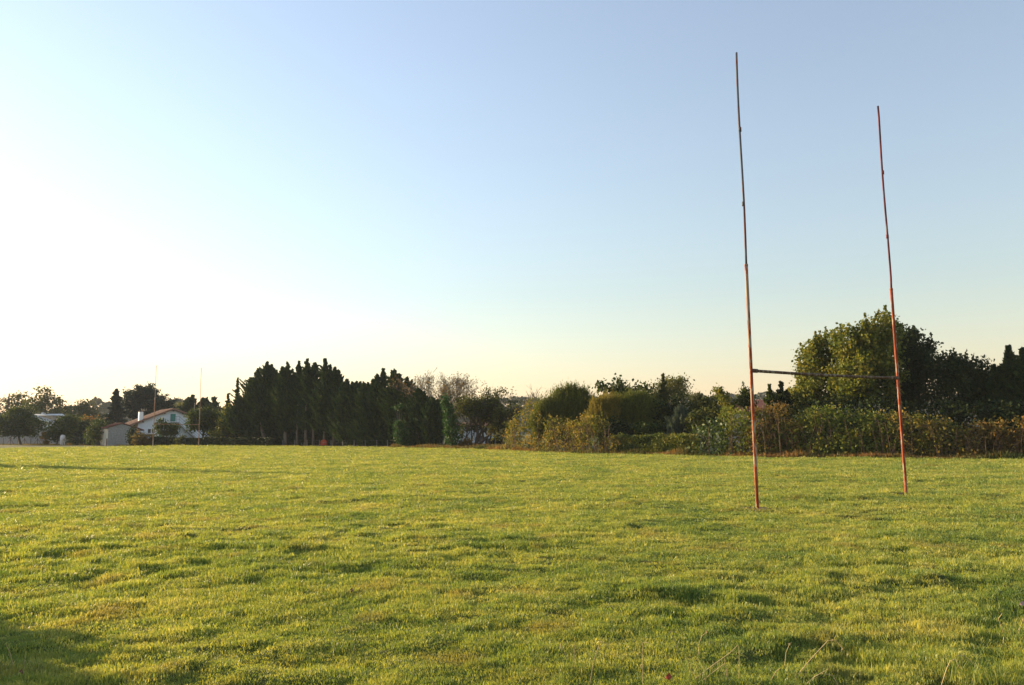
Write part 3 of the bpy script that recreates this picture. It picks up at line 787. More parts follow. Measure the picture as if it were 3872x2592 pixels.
# pebbledashed shed in front of it
ps = Plane(408, edge_depth(408) + .3, math.radians(42))
so, sroof, _, sd = gable(ps, 'shed', 'grey pebbledashed shed with a low tiled roof beside the white house', (463, 1600), (402, 1617), (545, 1627), 4.2, 'pebble', 'redtile', over=.15, thick=.12, wallL=(408, 1650), wallR=(520, 1650))
u_, _ = ps.uz(408, 1650)
mb = MB(); zt = sd[1] - .25
mb.box8([ps.P(u_ - .012, -.05, -.05), ps.P(u_ - .002, -.05, -.05), ps.P(u_ - .002, 4.2, -.05), ps.P(u_ - .012, 4.2, -.05), ps.P(u_ - .012, -.05, zt), ps.P(u_ - .002, -.05, zt), ps.P(u_ - .002, 4.2, zt), ps.P(u_ - .012, 4.2, zt)])
mb.build('side_wall', M['sunside'], so)  # thin sheet whose pale colour holds the sunlight on this wall
mb = MB(); mb.box(ps.P(u_ - .15, -.12, .55), .12, .12, 1.1); mb.build('post', M['wood'], so)

# beige bungalow, far left, and its lower wing
pb = Plane(100, 158, math.radians(20))
bo, _, _, bd = gable(pb, 'bungalow', 'beige bungalow with white trimmed shallow gables behind the garden trees', (86, 1562), (-110, 1622), (204, 1600), 8, 'beige', 'zinc', over=.5, thick=.22, wallL=(-90, 1650), wallR=(196, 1650))
pb2 = Plane(205, 152, math.radians(20))
ua, za = pb2.uz(217, 1600); ul, zl = pb2.uz(166, 1615); ur, zr = pb2.uz(262, 1614)
mb = MB(); mb.prism([pb2.P(ul + .3, 0, -.1), pb2.P(ur - .3, 0, -.1), pb2.P(ur - .3, 0, zr - .2), pb2.P(ua, 0, za - .2), pb2.P(ul + .3, 0, zl - .2)], pb2.n * 4.6)
mb.build('wing_wall', M['beige'], bo)
mb = MB()
mb.prism([pb2.P(ul, -.4, zl - .17), pb2.P(ua, -.4, za - .17), pb2.P(ua, -.4, za), pb2.P(ul, -.4, zl)], pb2.n * 4.9)
mb.prism([pb2.P(ua + .003, -.402, za - .17), pb2.P(ur, -.402, zr - .17), pb2.P(ur, -.402, zr), pb2.P(ua + .003, -.402, za)], pb2.n * 4.9)
mb.build('wing_roof', M['zinc'], bo)
mb = MB(); mb.box(pb2.P(ua + .5, 1.5, za + .3), .75, .6, 1.6); mb.build('chimney', M['concrete'], bo)
for (a, b, q) in (((86, 1562), (204, 1600), pb), ((-110, 1622), (86, 1562), pb), ((166, 1615), (217, 1600), pb2), ((217, 1600), (262, 1614), pb2)):
    mb = MB(); (x0, y0), (x1, y1) = q.uz(*a), q.uz(*b); v = -.53 if q is pb else -.43
    mb.prism([q.P(x0, v, y0 - .22), q.P(x1, v, y1 - .22), q.P(x1, v, y1 + .02), q.P(x0, v, y0 + .02)], -q.n * .03)
    mb.build('fascia', M['white'], bo)

def plain_house(name, label, px, depth, a, p_apex, halfw, length, zeave, zridge, wall, roofm, chim=(), hip=0.0):
    pl = Plane(px, depth, math.radians(a)); o = empty(name, pl.P(0, 0, 0), label, 'house')
    mb = MB(); mb.box8([pl.P(-length / 2, 0, -.1), pl.P(length / 2, 0, -.1), pl.P(length / 2, halfw * 2, -.1), pl.P(-length / 2, halfw * 2, -.1)] + [pl.P(s * length / 2, v, zeave) for s, v in ((-1, 0), (1, 0), (1, halfw * 2), (-1, halfw * 2))])
    mb.build('wall', M[wall], o)
    e = .5; mb = MB()
    A = [pl.P(-length / 2 - e, -e, zeave + .003), pl.P(length / 2 + e, -e, zeave + .003), pl.P(length / 2 + e, 2 * halfw + e, zeave + .003), pl.P(-length / 2 - e, 2 * halfw + e, zeave + .003)]
    R = [pl.P(-length / 2 + hip, halfw, zridge), pl.P(length / 2 - hip, halfw, zridge)]
    mb.poly(A + R, [(3, 2, 1, 0), (0, 1, 5, 4), (2, 3, 4, 5), (1, 2, 5), (3, 0, 4)])
    mb.build('roof', M[roofm], o)
    for cx_, h in chim:
        mb = MB(); mb.box(pl.P(cx_, halfw, zridge + h / 2 - .2), .7, .6, h + .4, (math.cos(pl.a), math.sin(pl.a))); mb.build('chimney', M['white'], o)
    return pl, o
z = lambda px, py, d: at(px, py, d).z
plain_house('red_roofed_house', 'red roofed house with small white chimneys behind the tall garden hedge', 345, 195, 5, 0, 3, 6.8, z(345, 1592, 195), z(345, 1577, 198), 'beige', 'redtile', ((-1.9, .9), (2.6, .8)), 1.0)
plain_house('flat_roofed_house', 'pale low house whose near-flat roof shows above the bungalow', 150, 185, 0, 0, 3, 6.0, z(150, 1572, 185), z(150, 1566, 188), 'beige', 'white', ((-1.2, .3),))
plw, wo = plain_house('white_house', 'white house half hidden behind the bare trees', 1792, 92, 8, 0, 3, 4.6, z(1792, 1610, 92), z(1792, 1598, 95), 'render', 'tile')
for a_, b_, c_, d_ in ((1742, 1630, 1752, 1658), (1806, 1648, 1824, 1672)):
    wn = wbox(plw, wo, 'window', a_, b_, c_, d_, -.04, .05, 'glass')
M['sunwall'] = solid('ochre_render', (.42, .36, .28), (.34, .29, .23), 1.6, .9, .3, 40)
plr, ro = plain_house('tiled_house', 'house with a dark red hipped roof and sunlit wall above the brambles', 2845, 92, -22, 0, 3.2, 6.2, z(2845, 1556, 92), z(2845, 1512, 95), 'sunwall', 'redtile', (), 2.2)
wbox(plr, ro, 'skylight', 2826, 1527, 2836, 1531, .5, .6, 'white')

# utility pole and mast
b = at(22, 1650, 160); b.z = 0; o = empty('utility_pole', b, 'dark wooden utility pole at the far left edge above the garden trees', 'utility pole')
mb = MB(); H = z(26, 1489, 160); mb.tube([b, b + Vector((.15, 0, H))], [.17, .12], 8); mb.build('pole', M['wood'], o)
mb = MB(); mb.box(b + Vector((.1, -.1, H * .62)), .9, .12, .12); mb.build('crossarm', M['wood'], o)
b = at(731, 1650, 134); b.z = 0; o = empty('antenna_mast', b, 'thin aerial mast with a white dish beside the gabled house', 'antenna')
mb = MB(); H = z(734, 1525, 134); mb.tube([b, b + Vector((0, 0, H))], .035, 6); mb.build('mast', M['metal'], o)
mb = MB(); c = b + Vector((-.12, -.1, z(731, 1552, 134)))
k = 12; V = [c + Vector((0, .08, 0))] + [c + Vector((.24 * math.cos(2 * PI * j / k), 0, .24 * math.sin(2 * PI * j / k))) for j in range(k)]
mb.poly(V, [(0, 1 + j, 1 + (j + 1) % k) for j in range(k)]); mb.build('dish', M['white'], o)

# wire fence along the left garden, concrete posts along the conifers
def fence(name, label, pxs, dep, h, mat, props=False, r=.045, wires=3, lean=0):
    P0 = at((pxs[0] + pxs[-1]) / 2, 1650, dep((pxs[0] + pxs[-1]) / 2)); P0.z = 0
    o = empty(name, P0, label, 'fence'); tops = []
    for q in pxs:
        b = at(q, 1650, dep(q)); b.z = -.1; mb = MB(); t = b + Vector((random.uniform(-.03, .03) + lean, 0, h + .1))
        mb.tube([b, t], [r, r * .9], 4); mb.build('post', M[mat], o); tops.append((b, t))
    if props:
        for b, t in tops[::2]:
            for s in (-1, 1):
                mb = MB(); mb.tube([b.lerp(t, .85), b + Vector((s * .75, 0, .1))], [r * .6] * 2, 4); mb.build('brace', M[mat], o)
    for w_ in range(wires):
        f = .3 + .65 * w_ / max(1, wires - 1); mb = MB()
        mb.tube([b.lerp(t, f) for b, t in tops], .005, 3, cap=False); mb.build('wire', M['metal'], o)
    return o
fence('wire_fence', 'wire fence with braced posts along the gardens at the far left', [-12, 14, 40, 68, 93, 118, 143], lambda q: edge_depth(q) + 3.5, 1.25, 'wood', True, .05)
fence('concrete_post_fence', 'row of pale concrete fence posts in front of the dark conifers', [1070, 1115, 1162, 1208, 1253, 1296, 1340, 1382, 1425, 1466, 1509], lambda q: edge_depth(q) + 2.6, .83, 'concrete', False, .055)
fence('wooden_fence', 'short fence of thin posts beside the white house behind the weedy bank', [1845, 1872, 1900], lambda q: edge_depth(q) + 13, 1.15, 'concrete', False, .05)
fence('garden_fence', 'small wire garden enclosure beside the white horse', [302, 318, 334], lambda q: edge_depth(q) + 4, 1.4, 'metal', False, .04, 4)

# red hose reel on its little carriage
d = edge_depth(1225) + 1.9; b = at(1225, 1650, d); b.z = 0; m_ = d / FPX
o = empty('hose_reel', b, 'red irrigation hose reel on a small wheeled carriage before the conifers', 'hose reel')
M['redpaint'] = solid('red_enamel', (.50, .075, .03), (.38, .05, .025), 6, .45)
M['hose'] = solid('black_hose', (.03, .03, .035), (.05, .05, .05), 5, .5)
R = .36; ctr = b + Vector((0, 0, .50))
def disc(c, r, th, mat, name, par, k=28, hub=None, ax=Vector((.12, 1, 0)).normalized()):
    mb = MB(); mb.tube([c - ax * th / 2, c + ax * th / 2], [r, r], k); return mb.build(name, M[mat], par)
for s in (-.16, .16): disc(ctr + Vector((s * .12, s, 0)), R, .02, 'redpaint', 'flange', o)
disc(ctr, R * .80, .28, 'hose', 'hose_coil', o)
disc(ctr + Vector((-.03, -.19, 0)), .07, .06, 'metal', 'hub', o)
mb = MB(); mb.tube([ctr + Vector((-.50, -.2, -.24)), ctr + Vector((.36, -.2, -.22)), ctr + Vector((.02, -.2, 0))], .022, 5); mb.tube([ctr + Vector((-.50, .2, -.24)), ctr + Vector((.36, .2, -.22)), ctr + Vector((.02, .2, 0))], .022, 5); mb.tube([ctr + Vector((-.5, -.2, -.24)), ctr + Vector((-.5, .2, -.24))], .022, 5)
mb.build('frame', M['redpaint'], o)
mb = MB(); mb.tube([ctr + Vector((-.5, 0, -.24)), b + Vector((-.85, 0, .04))], .02, 5); mb.build('tow_bar', M['metal'], o)
mb = MB(); mb.tube([ctr + Vector((.02, -.22, .02)), ctr + Vector((.34, -.22, .0)), ctr + Vector((.52, -.22, -.16))], .018, 5); mb.build('hose_guide', M['metal'], o)
for s in (-.26, .26):
    wh = disc(b + Vector((.15, s, .115)), .115, .06, 'hose', 'wheel', o, 16); r_ = disc(b + Vector((.15, s * 1.02, .115)), .06, .072, 'zinc', 'rim', o, 12); r_.parent = wh
mb = MB(); mb.tube([b + Vector((-.42, 0, .26)), b + Vector((-.42, 0, 0))], .02, 5); mb.build('stand', M['metal'], o)
# sprinkler standing by the reel
b2 = at(1253, 1650, edge_depth(1253) + 1.7); b2.z = 0; o = empty('sprinkler', b2, 'small sprinkler on a stand just right of the red hose reel', 'sprinkler')
mb = MB(); mb.tube([b2, b2 + Vector((0, 0, .42))], .018, 5); mb.build('riser', M['metal'], o)
mb = MB(); mb.tube([b2 + Vector((-.12, 0, .38)), b2 + Vector((.1, 0, .42))], .022, 5); mb.build('nozzle', M['metal'], o)
mb = MB(); mb.tube([b2 + Vector((-.05, -.06, .07)), b2 + Vector((-.05, 0, .07))], .07, 10); mb.build('wheel', M['zinc'], o)

# ------------------------------------------------------------------ the grazing white pony
def pony():
    d = edge_depth(238) + 2.0; b = at(238, 1650, d); b.z = 0
    L = 1.0
    V = [(0, 0, 1.12), (.35, 0, 1.10), (.62, 0, 1.02), (-.32, 0, 1.06), (-.50, 0, .98),      # spine pelvis=0 ... shoulders, rump, tail head
         (.85, 0, .80), (1.02, 0, .50), (1.10, 0, .22), (1.20, 0, .10)]                      # neck down, head, muzzle
    E = [(0, 1), (1, 2), (0, 3), (3, 4), (2, 5), (5, 6), (6, 7), (7, 8)]
    Rr = [.27, .27, .25, .25, .16, .17, .12, .105, .06]
    for s in (-1, 1):
        n = len(V); x = .03 * s
        V += [(.56 + x, .13 * s, .78), (.58 + x, .13 * s, .46), (.56 + x, .13 * s, .12), (.59 + x, .13 * s, .02)]
        E += [(2, n), (n, n + 1), (n + 1, n + 2), (n + 2, n + 3)]; Rr += [.13, .065, .05, .06]
        n = len(V)
        V += [(-.30 - x, .14 * s, .76), (-.42 - x, .14 * s, .46), (-.36 - x, .14 * s, .12), (-.33 - x, .14 * s, .02)]
        E += [(3, n), (n, n + 1), (n + 1, n + 2), (n + 2, n + 3)]; Rr += [.17, .075, .05, .06]
        n = len(V); V += [(.98, .06 * s, .60), (.96, .09 * s, .70)]; E += [(6, n), (n, n + 1)]; Rr += [.04, .015]
    me = bpy.data.meshes.new('horse'); me.from_pydata(V, E, [])
    o = bpy.data.objects.new('horse', me); COL.objects.link(o)
    o.location = b; o.rotation_euler = (0, 0, math.radians(-72)); o.scale = (1.2, 1.2, 1.28)
    tag(o, 'white horse grazing with its head down under the small garden tree', 'horse')
    sk = o.modifiers.new('skin', 'SKIN')
    for i, r in enumerate(Rr): me.skin_vertices[0].data[i].radius = (r, r)
    me.skin_vertices[0].data[0].use_root = True
    o.modifiers.new('sub', 'SUBSURF').levels = 2; o.modifiers['sub'].render_levels = 2
    me.materials.append(solid('horse_coat', (.62, .56, .50), (.52, .46, .40), 3, .8))
    hair = MB()
    for j in range(9):
        t = j / 8; hair.tube([(.62 + .42 * t, .03, 1.20 - .62 * t + .02), (.60 + .42 * t, .13, 1.10 - .62 * t)], [.035, .015], 4)
    me2 = bpy.data.meshes.new('mane'); me2.from_pydata([tuple(v) for v in hair.V], [], hair.F); me2.materials.append(M['white'])
    m2 = bpy.data.objects.new('mane', me2); COL.objects.link(m2); m2.parent = o
    tl = MB(); tl.tube([(-.60, 0, 1.0), (-.72, 0, .85), (-.74, 0, .55), (-.72, 0, .35)], [.04, .06, .07, .02], 7)
    me3 = bpy.data.meshes.new('tail'); me3.from_pydata([tuple(v) for v in tl.V], [], tl.F); me3.materials.append(M['white'])
    m3 = bpy.data.objects.new('tail', me3); COL.objects.link(m3); m3.parent = o
pony()

# ------------------------------------------------------------------ trees and bushes, left to right
ED = edge_depth
# far trees behind the left gardens
broad('tree', 'sparse olive tree at the left edge behind the utility pole', 'tree', 205, 10, [(0, 1520, 40, 28), (-50, 1525, 40, 35), (10, 1560, 45, 30)], 'oak', dens=.5, L=.5, W=.34, clump=.6, gap=.25)
broad('tree', 'low spreading olive tree between the utility pole and the round topped tree', 'tree', 208, 70, [(60, 1515, 26, 26), (88, 1518, 24, 28), (70, 1560, 40, 35)], 'oak', dens=.5, L=.5, W=.34, clump=.6, gap=.3)
broad('tree', 'big round topped tree standing highest above the beige bungalow', 'tree', 190, 170, [(172, 1495, 32, 26), (140, 1525, 34, 36), (196, 1530, 34, 34), (165, 1560, 60, 40)], 'oak', dens=.7, L=.45, W=.32, clump=.55, gap=.15, r0=.3)
broad('tree', 'small ragged tree in the gap right of the round topped tree', 'tree', 200, 255, [(250, 1550, 20, 18), (236, 1568, 26, 22), (262, 1572, 24, 20)], 'darkleaf', dens=.5, L=.45, W=.3, clump=.5, gap=.3)
broad('tree', 'rounded dark tree behind the red roof and before the hazy hill', 'tree', 185, 325, [(308, 1532, 22, 20), (338, 1545, 26, 28), (310, 1565, 42, 28), (355, 1570, 24, 24)], 'oak', dens=.7, L=.42, W=.3, clump=.5, gap=.12, r0=.25)
# high garden hedge
hedge('garden_hedge', 'tall dark garden hedge between the horse and the shed, topped with orange leaves', 258, 395, 1602, lambda q: 140.0, 2.5, 'darkleaf', .28, .2, 9000, rough=.3)
broad('bush', 'olive green bush against the left side of the shed', 'bush', 122, 372, [(372, 1625, 26, 34), (350, 1650, 22, 30)], 'walnut', dens=1, L=.26, W=.18, clump=.3)
hedge('flowering_hedge', 'orange tinged bushes along the top of the tall garden hedge', 268, 372, 1591, lambda q: 143.0, 1.8, 'autumn', .26, .18, 2500, rough=.3, zfrom=2.6)
# garden trees at the far left
broad('garden_tree', 'broad low fruit tree with a forked trunk at the far left edge', 'tree', ED(80) + 2.5, 79, [(75, 1590, 62, 42), (20, 1615, 50, 36), (120, 1612, 48, 40), (80, 1562, 42, 24), (-10, 1610, 30, 30), (60, 1630, 70, 22)], 'walnut', r0=.2, dens=.9, L=.26, W=.18, clump=.34, shoots=.06, shoot_len=.7)
broad('garden_tree', 'small fruit tree with a bright yellow top behind the white horse', 'tree', ED(232) + 4, 216, [(245, 1612, 38, 36), (225, 1630, 40, 26), (270, 1590, 28, 20), (205, 1645, 18, 18)], 'walnut', r0=.14, dens=.95, L=.26, W=.18, clump=.32, shoots=.08)
broad('small_tree', 'slim reddish young tree by the fence left of the horse', 'tree', ED(172) + 1.5, 173, [(173, 1660, 13, 22), (175, 1645, 9, 10)], 'autumn', r0=.05, dens=1.3, L=.2, W=.13, clump=.18)
broad('dark_bush', 'small dark bush just right of the white horse', 'bush', ED(292) + 2.0, 292, [(291, 1671, 8, 13)], 'darkleaf', r0=.05, dens=1.2, L=.16, W=.1, clump=.14)
broad('bush', 'low green shrub mass between the small fence and the shed', 'bush', ED(360) + 3.5, 362, [(362, 1664, 30, 22), (340, 1672, 16, 14)], 'walnut', r0=.06, dens=1.1, L=.22, W=.15, clump=.25)
# cedars and conifers behind the white house
def cedar(name, label, depth, px, tiers, top, lead=None):
    b = at(px, 1650, depth); b.z = 0; o = empty(name, b, label, 'cedar'); H = at(px, top, depth).z
    mb = MB(); mb.tube([b, b + Vector((.1, 0, H * .5)), b + Vector((0, 0, H * .97))], [.4, .28, .04], 8)
    parts = []
    for (x, y, hw, n) in tiers:
        for k in range(n):
            s = random.choice((-1, 1)); f = random.random() ** .6
            tip = at(px + (x - px) + s * hw * f, y - random.uniform(0, 26) * f - 3, depth + random.uniform(-2.5, 2.5))
            rt = Vector((b.x, b.y, max(1.5, at(x, y + 22, depth).z)))
            mb.tube([rt, rt.lerp(tip, .5) + Vector((0, 0, -.2)), tip], [.08, .05, .015], 4)
            m = 70; t = rng.random(m) ** .6
            P = np.array(rt)[None] + (np.array(tip) - np.array(rt))[None] * t[:, None] + rng.normal(size=(m, 3)) * np.array([.42, .42, .20])
            parts.append(leaves(P, .42, .2, np.tile([.4 * s, 0, .25], (m, 1)), .9, np.full(m, random.random()) * .6 + rng.random(m) * .4))
    mb.build('trunk', M['bark'], o); put_leaves('crown', parts, M['cedar'], o); return o
cedar('cedar', 'big dark cedar with drooping layered branches behind the white house', 150, 545, [(545, 1478, 30, 34), (535, 1495, 62, 50), (550, 1518, 85, 60), (560, 1545, 95, 60), (560, 1575, 95, 60), (610, 1530, 60, 36), (620, 1560, 45, 30)], 1458)
conifer('spruce', 'greyer spruce with a thin spire at the left side of the cedar', 147, 433, 1472, 50, 'cedar', z0=1.5, n=200, L=.42, W=.18, up=.1, droop=.05, prof=.9, ragged=.5, cluster=.16, r0=.2, taper=.9)
conifer('small_conifer', 'twin peaked dark conifer just left of the far right upright', 142, 722, 1494, 42, 'cypress', n=120, L=.4, W=.17, up=.7, extra=((-14, 1504, 22),))
conifer('small_conifer', 'dark conifer peak behind the far right upright', 142, 762, 1506, 38, 'cypress', n=110, L=.4, W=.17, up=.7, extra=((16, 1504, 24),))
conifer('small_conifer', 'dark conifer peak with a drooping right side near the tall stand', 142, 806, 1502, 44, 'cypress', n=120, L=.4, W=.17, up=.6)
broad('tree', 'pale yellow green tree seen beyond the right slope of the white roof', 'tree', 190, 680, [(678, 1545, 36, 24), (700, 1565, 30, 25)], 'willow', dens=.8, L=.4, W=.28, clump=.5)
# around the white house
broad('fruit_tree', 'low fruit tree in front of the white house window', 'tree', ED(620) + 3.0, 634, [(630, 1625, 36, 26), (612, 1605, 22, 16), (650, 1612, 26, 20), (600, 1622, 18, 9), (640, 1642, 34, 16)], 'walnut', r0=.12, dens=.9, L=.22, W=.14, clump=.24, shoots=.10, shoot_len=.7, gap=.1)
broad('orchard_tree', 'yellowing leafy tree hiding the right end of the white house', 'tree', ED(760) + 4.5, 768, [(765, 1590, 52, 34), (735, 1580, 30, 22), (800, 1592, 34, 34), (775, 1565, 44, 18), (745, 1615, 34, 20), (800, 1625, 30, 28)], 'walnut', r0=.16, dens=.95, L=.26, W=.18, clump=.32, shoots=.1, shoot_len=.8)
broad('bush', 'yellow green leafy bush between the orchard tree and the conifers', 'bush', ED(850) + 5, 856, [(850, 1600, 26, 36), (870, 1570, 22, 30), (858, 1640, 30, 30), (835, 1635, 26, 26)], 'maple', dens=.9, L=.26, W=.18, clump=.3)
broad('bush', 'very dark upright bush against the shed wall', 'bush', ED(500) + .2, 500, [(500, 1650, 15, 30), (508, 1668, 18, 20)], 'darkleaf', dens=1.3, L=.22, W=.14, clump=.22)
broad('bush', 'rusty tinged dark bush between the shed and the clipped hedge', 'bush', ED(545) + .3, 545, [(530, 1658, 20, 24), (556, 1662, 22, 22), (540, 1675, 32, 14)], 'bramblered', dens=1.2, L=.2, W=.13, clump=.22)
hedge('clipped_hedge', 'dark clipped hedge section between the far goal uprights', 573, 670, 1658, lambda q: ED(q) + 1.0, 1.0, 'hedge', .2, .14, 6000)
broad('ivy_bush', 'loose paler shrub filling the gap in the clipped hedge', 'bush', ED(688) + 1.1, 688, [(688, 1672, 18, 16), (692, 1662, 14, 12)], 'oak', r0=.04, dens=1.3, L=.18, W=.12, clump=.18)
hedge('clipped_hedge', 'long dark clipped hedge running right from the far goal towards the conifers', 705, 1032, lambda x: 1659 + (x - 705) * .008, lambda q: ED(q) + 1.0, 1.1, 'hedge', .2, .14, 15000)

# the tall conifer stand
grp = 'conifers in the tall dark stand'
CD = lambda q: ED(q) + 4.0
kw = dict(n=230, L=.31, W=.13, up=.8, prof=1.0, ragged=.7, cluster=.08, per=40)
stand = [
 (892, 1430, 22, 0, 'slim spruce spire just outside the left end of the dark stand', ()),
 (858, 1490, 22, 0, 'short slim spruce left of the spire beside the dark stand', ()),
 (945, 1430, 62, 1.2, 'broad bushy conifer forming the left shoulder of the dark stand', ((-40, 1500, 40), (-60, 1545, 34))),
 (1004, 1370, 56, 2.0, 'leftmost tall peak of the dark stand, broad with several tips', ((-35, 1397, 34), (18, 1380, 34), (34, 1402, 30))),
 (1081, 1371, 46, 2.2, 'second tall conifer peak from the left with a bare gap on its left', ((-20, 1390, 26), (24, 1412, 24))),
 (1125, 1369, 34, 2.2, 'slender conifer with a blunt tip third from the left', ()),
 (1157, 1360, 34, 2.2, 'slender conifer with see-through sides and the knobbly tip', ()),
 (1186, 1372, 40, 2.2, 'conifer with feathery upswept tip between two higher peaks', ()),
 (1225, 1360, 44, 2.2, 'highest right hand peak of the main group of conifers', ((20, 1385, 28),)),
 (1262, 1390, 36, 2.0, 'slightly lower conifer right of the highest peak', ((14, 1402, 26),)),
 (1310, 1437, 42, .6, 'rounded conifer where the tall stand drops to its low middle', ((-14, 1450, 30),)),
 (1345, 1445, 46, .3, 'flat topped dense conifer at the left of the low middle', ((-16, 1447, 36), (14, 1447, 36))),
 (1390, 1450, 46, .3, 'flat topped dense conifer at the right of the low middle', ((-16, 1448, 36), (12, 1455, 30))),
 (1447, 1397, 44, .3, 'rounded tip conifer standing first of the right hand peaks', ((-22, 1418, 28), (-40, 1437, 18))),
 (1489, 1400, 46, .3, 'sharp pointed middle one of the right hand peaks', ((20, 1417, 30),)),
 (1537, 1430, 44, .3, 'conifer stepping down right of the sharp right hand peak', ((14, 1450, 34),)),
 (1580, 1472, 42, .3, 'low conifer stepping down towards the leafless trees', ((20, 1485, 30),)),
 (1632, 1505, 40, .3, 'lowest dark conifer at the right end of the stand behind the ivy', ((24, 1515, 28),)),
]
for i, (px, top, R, z0, lab, ex) in enumerate(stand):
    k2 = dict(kw)
    if R < 30: k2.update(n=110, up=.3, taper=.85)
    if 1100 < px < 1240: k2.update(n=210)
    conifer('conifer', lab, CD(px) + (3.0 if R < 30 else (i % 2) * .8), px, top, R, 'cypress', z0=z0, group=grp, forks=2 if px < 1100 and R > 40 else 1, extra=ex, **k2)
# second row behind, closing the stand
labs = ['dim conifer in the back row behind the left shoulder of the stand', 'dim conifer in the back row behind the leftmost tall peak', 'dim conifer in the back row behind the second tall peak', 'dim conifer in the back row behind the slender pair', 'dim conifer in the back row behind the red hose reel', 'dim conifer in the back row at the drop of the stand', 'dim conifer in the back row behind the flat topped pair', 'dim conifer in the back row behind the ivy covered shrub', 'dim conifer in the back row behind the right hand peaks', 'dim conifer in the back row at the right end of the stand']
for lab, px, top in zip(labs, (935, 1000, 1055, 1115, 1185, 1255, 1340, 1430, 1505, 1590), (1520, 1470, 1470, 1480, 1475, 1465, 1475, 1470, 1475, 1530)):
    conifer('back_conifer', lab, CD(px) + 5.5, px, top, 58, 'cypress', z0=.1, group='conifers in the back row of the stand', n=230, L=.42, W=.2, up=.5, cluster=.2, prof=.5, ragged=.2)
# shrub with ivy and bare poplar-like stems, then the ivy column
b = at(1517, 1650, ED(1517) + 1.6); b.z = 0
o = empty('ivy_clad_shrub', b, 'bright green ivy covered shrub with bare grey stems rising from its top', 'shrub')
mb = MB()
for x0, x1, y1 in ((1506, 1494, 1545), (1508, 1500, 1540), (1510, 1507, 1534), (1512, 1512, 1536), (1515, 1520, 1560), (1503, 1490, 1590)):
    t = at(x1, y1, b.y); mb.tube([b + Vector((0, 0, .1)), at(x0, 1600, b.y), t], [.05, .035, .012], 5)
mb.build('stem', M['palebark'], o)
put_leaves('foliage', blob_leaves([(1512, 1622, 24, 26), (1522, 1650, 27, 28), (1530, 1675, 18, 16), (1503, 1540, 9, 7)], b.y, dens=1.2, L=.17, W=.12, clump=.2), M['ivy'], o)
b = at(1712, 1650, ED(1712) + 1.4); b.z = 0
o = empty('ivy_column', b, 'tall green column of ivy smothering a dead trunk beside the bare trees', 'ivy column')
mb = MB(); mb.tube([b, at(1700, 1580, b.y), at(1686, 1505, b.y)], [.2, .14, .05], 7); mb.build('trunk', M['bark'], o)
put_leaves('foliage', blob_leaves([(1684, 1515, 13, 18), (1690, 1545, 15, 26), (1702, 1580, 22, 32), (1708, 1620, 28, 36), (1712, 1655, 24, 30)], b.y, dens=1.3, L=.17, W=.12, clump=.19), M['ivy'], o)
# bare trees
bare_tree('leafless_tree', 'pale leafless tree with fine twigs against the sky, left one above the conifers', ED(1600) + 9, [(1662, -.02), (1668, .12)], 1392, lvl=6, r0=.14, nleaf=1, L=.15, W=.08, spread=.8, bark='palebark', wide=1.25)
bare_tree('leafless_tree', 'taller leafless tree with a few russet leaves just behind the ivy column', ED(1680) + 8, [(1672, -.1), (1680, .2)], 1392, lvl=6, r0=.16, nleaf=2, L=.16, W=.09, spread=.8, bark='palebark', wide=1.25)
bare_tree('thin_leaved_tree', 'dark spreading tree with thinning leaves and a leaning trunk by the white house', ED(1790) + 5, [(1792, .3), (1796, .55)], 1468, 'oak', lvl=6, r0=.17, wide=1.5, nleaf=4, L=.17, W=.12, spread=.72, frac=.27)
bare_tree('thin_leaved_tree', 'slim dark tree curving up in front of the white house', ED(1745) + 4.5, [(1745, .35)], 1510, 'oak', lvl=6, r0=.10, nleaf=4, L=.16, W=.12, spread=.7, frac=.3)
bare_tree('thin_leaved_tree', 'straight slim dark trunked tree in the middle of the white house wall', ED(1780) + 6.5, [(1781, -.05)], 1500, 'oak', lvl=6, r0=.10, nleaf=4, L=.16, W=.12, spread=.7, frac=.3)
bare_tree('thin_leaved_tree', 'bushy fading tree right of the white house with branches sweeping right', ED(1850) + 7, [(1835, .1), (1850, .2)], 1500, 'oak', lvl=6, r0=.10, nleaf=6, L=.18, W=.13, spread=.7, frac=.28)
broad('bush', 'low reddish shrub at the foot of the white house', 'bush', ED(1770) + 3.5, 1770, [(1768, 1672, 14, 12), (1745, 1676, 9, 8)], 'bramblered', r0=.03, dens=1.2, L=.15, W=.1, clump=.16)
broad('yellow_tree', 'yellow green leafy tree left of the bramble thicket', 'tree', ED(1920) + 9, 1905, [(1900, 1570, 26, 30), (1925, 1600, 30, 40), (1895, 1625, 30, 36), (1870, 1600, 22, 34)], 'willow', r0=.1, dens=.9, L=.19, W=.12, clump=.26, shoots=.06)
hedge('back_hedge', 'dark low hedge behind the weedy bank right of the white house', 1836, 1912, 1662, lambda q: ED(q) + 16, 1.0, 'hedge', .18, .12, 2500)

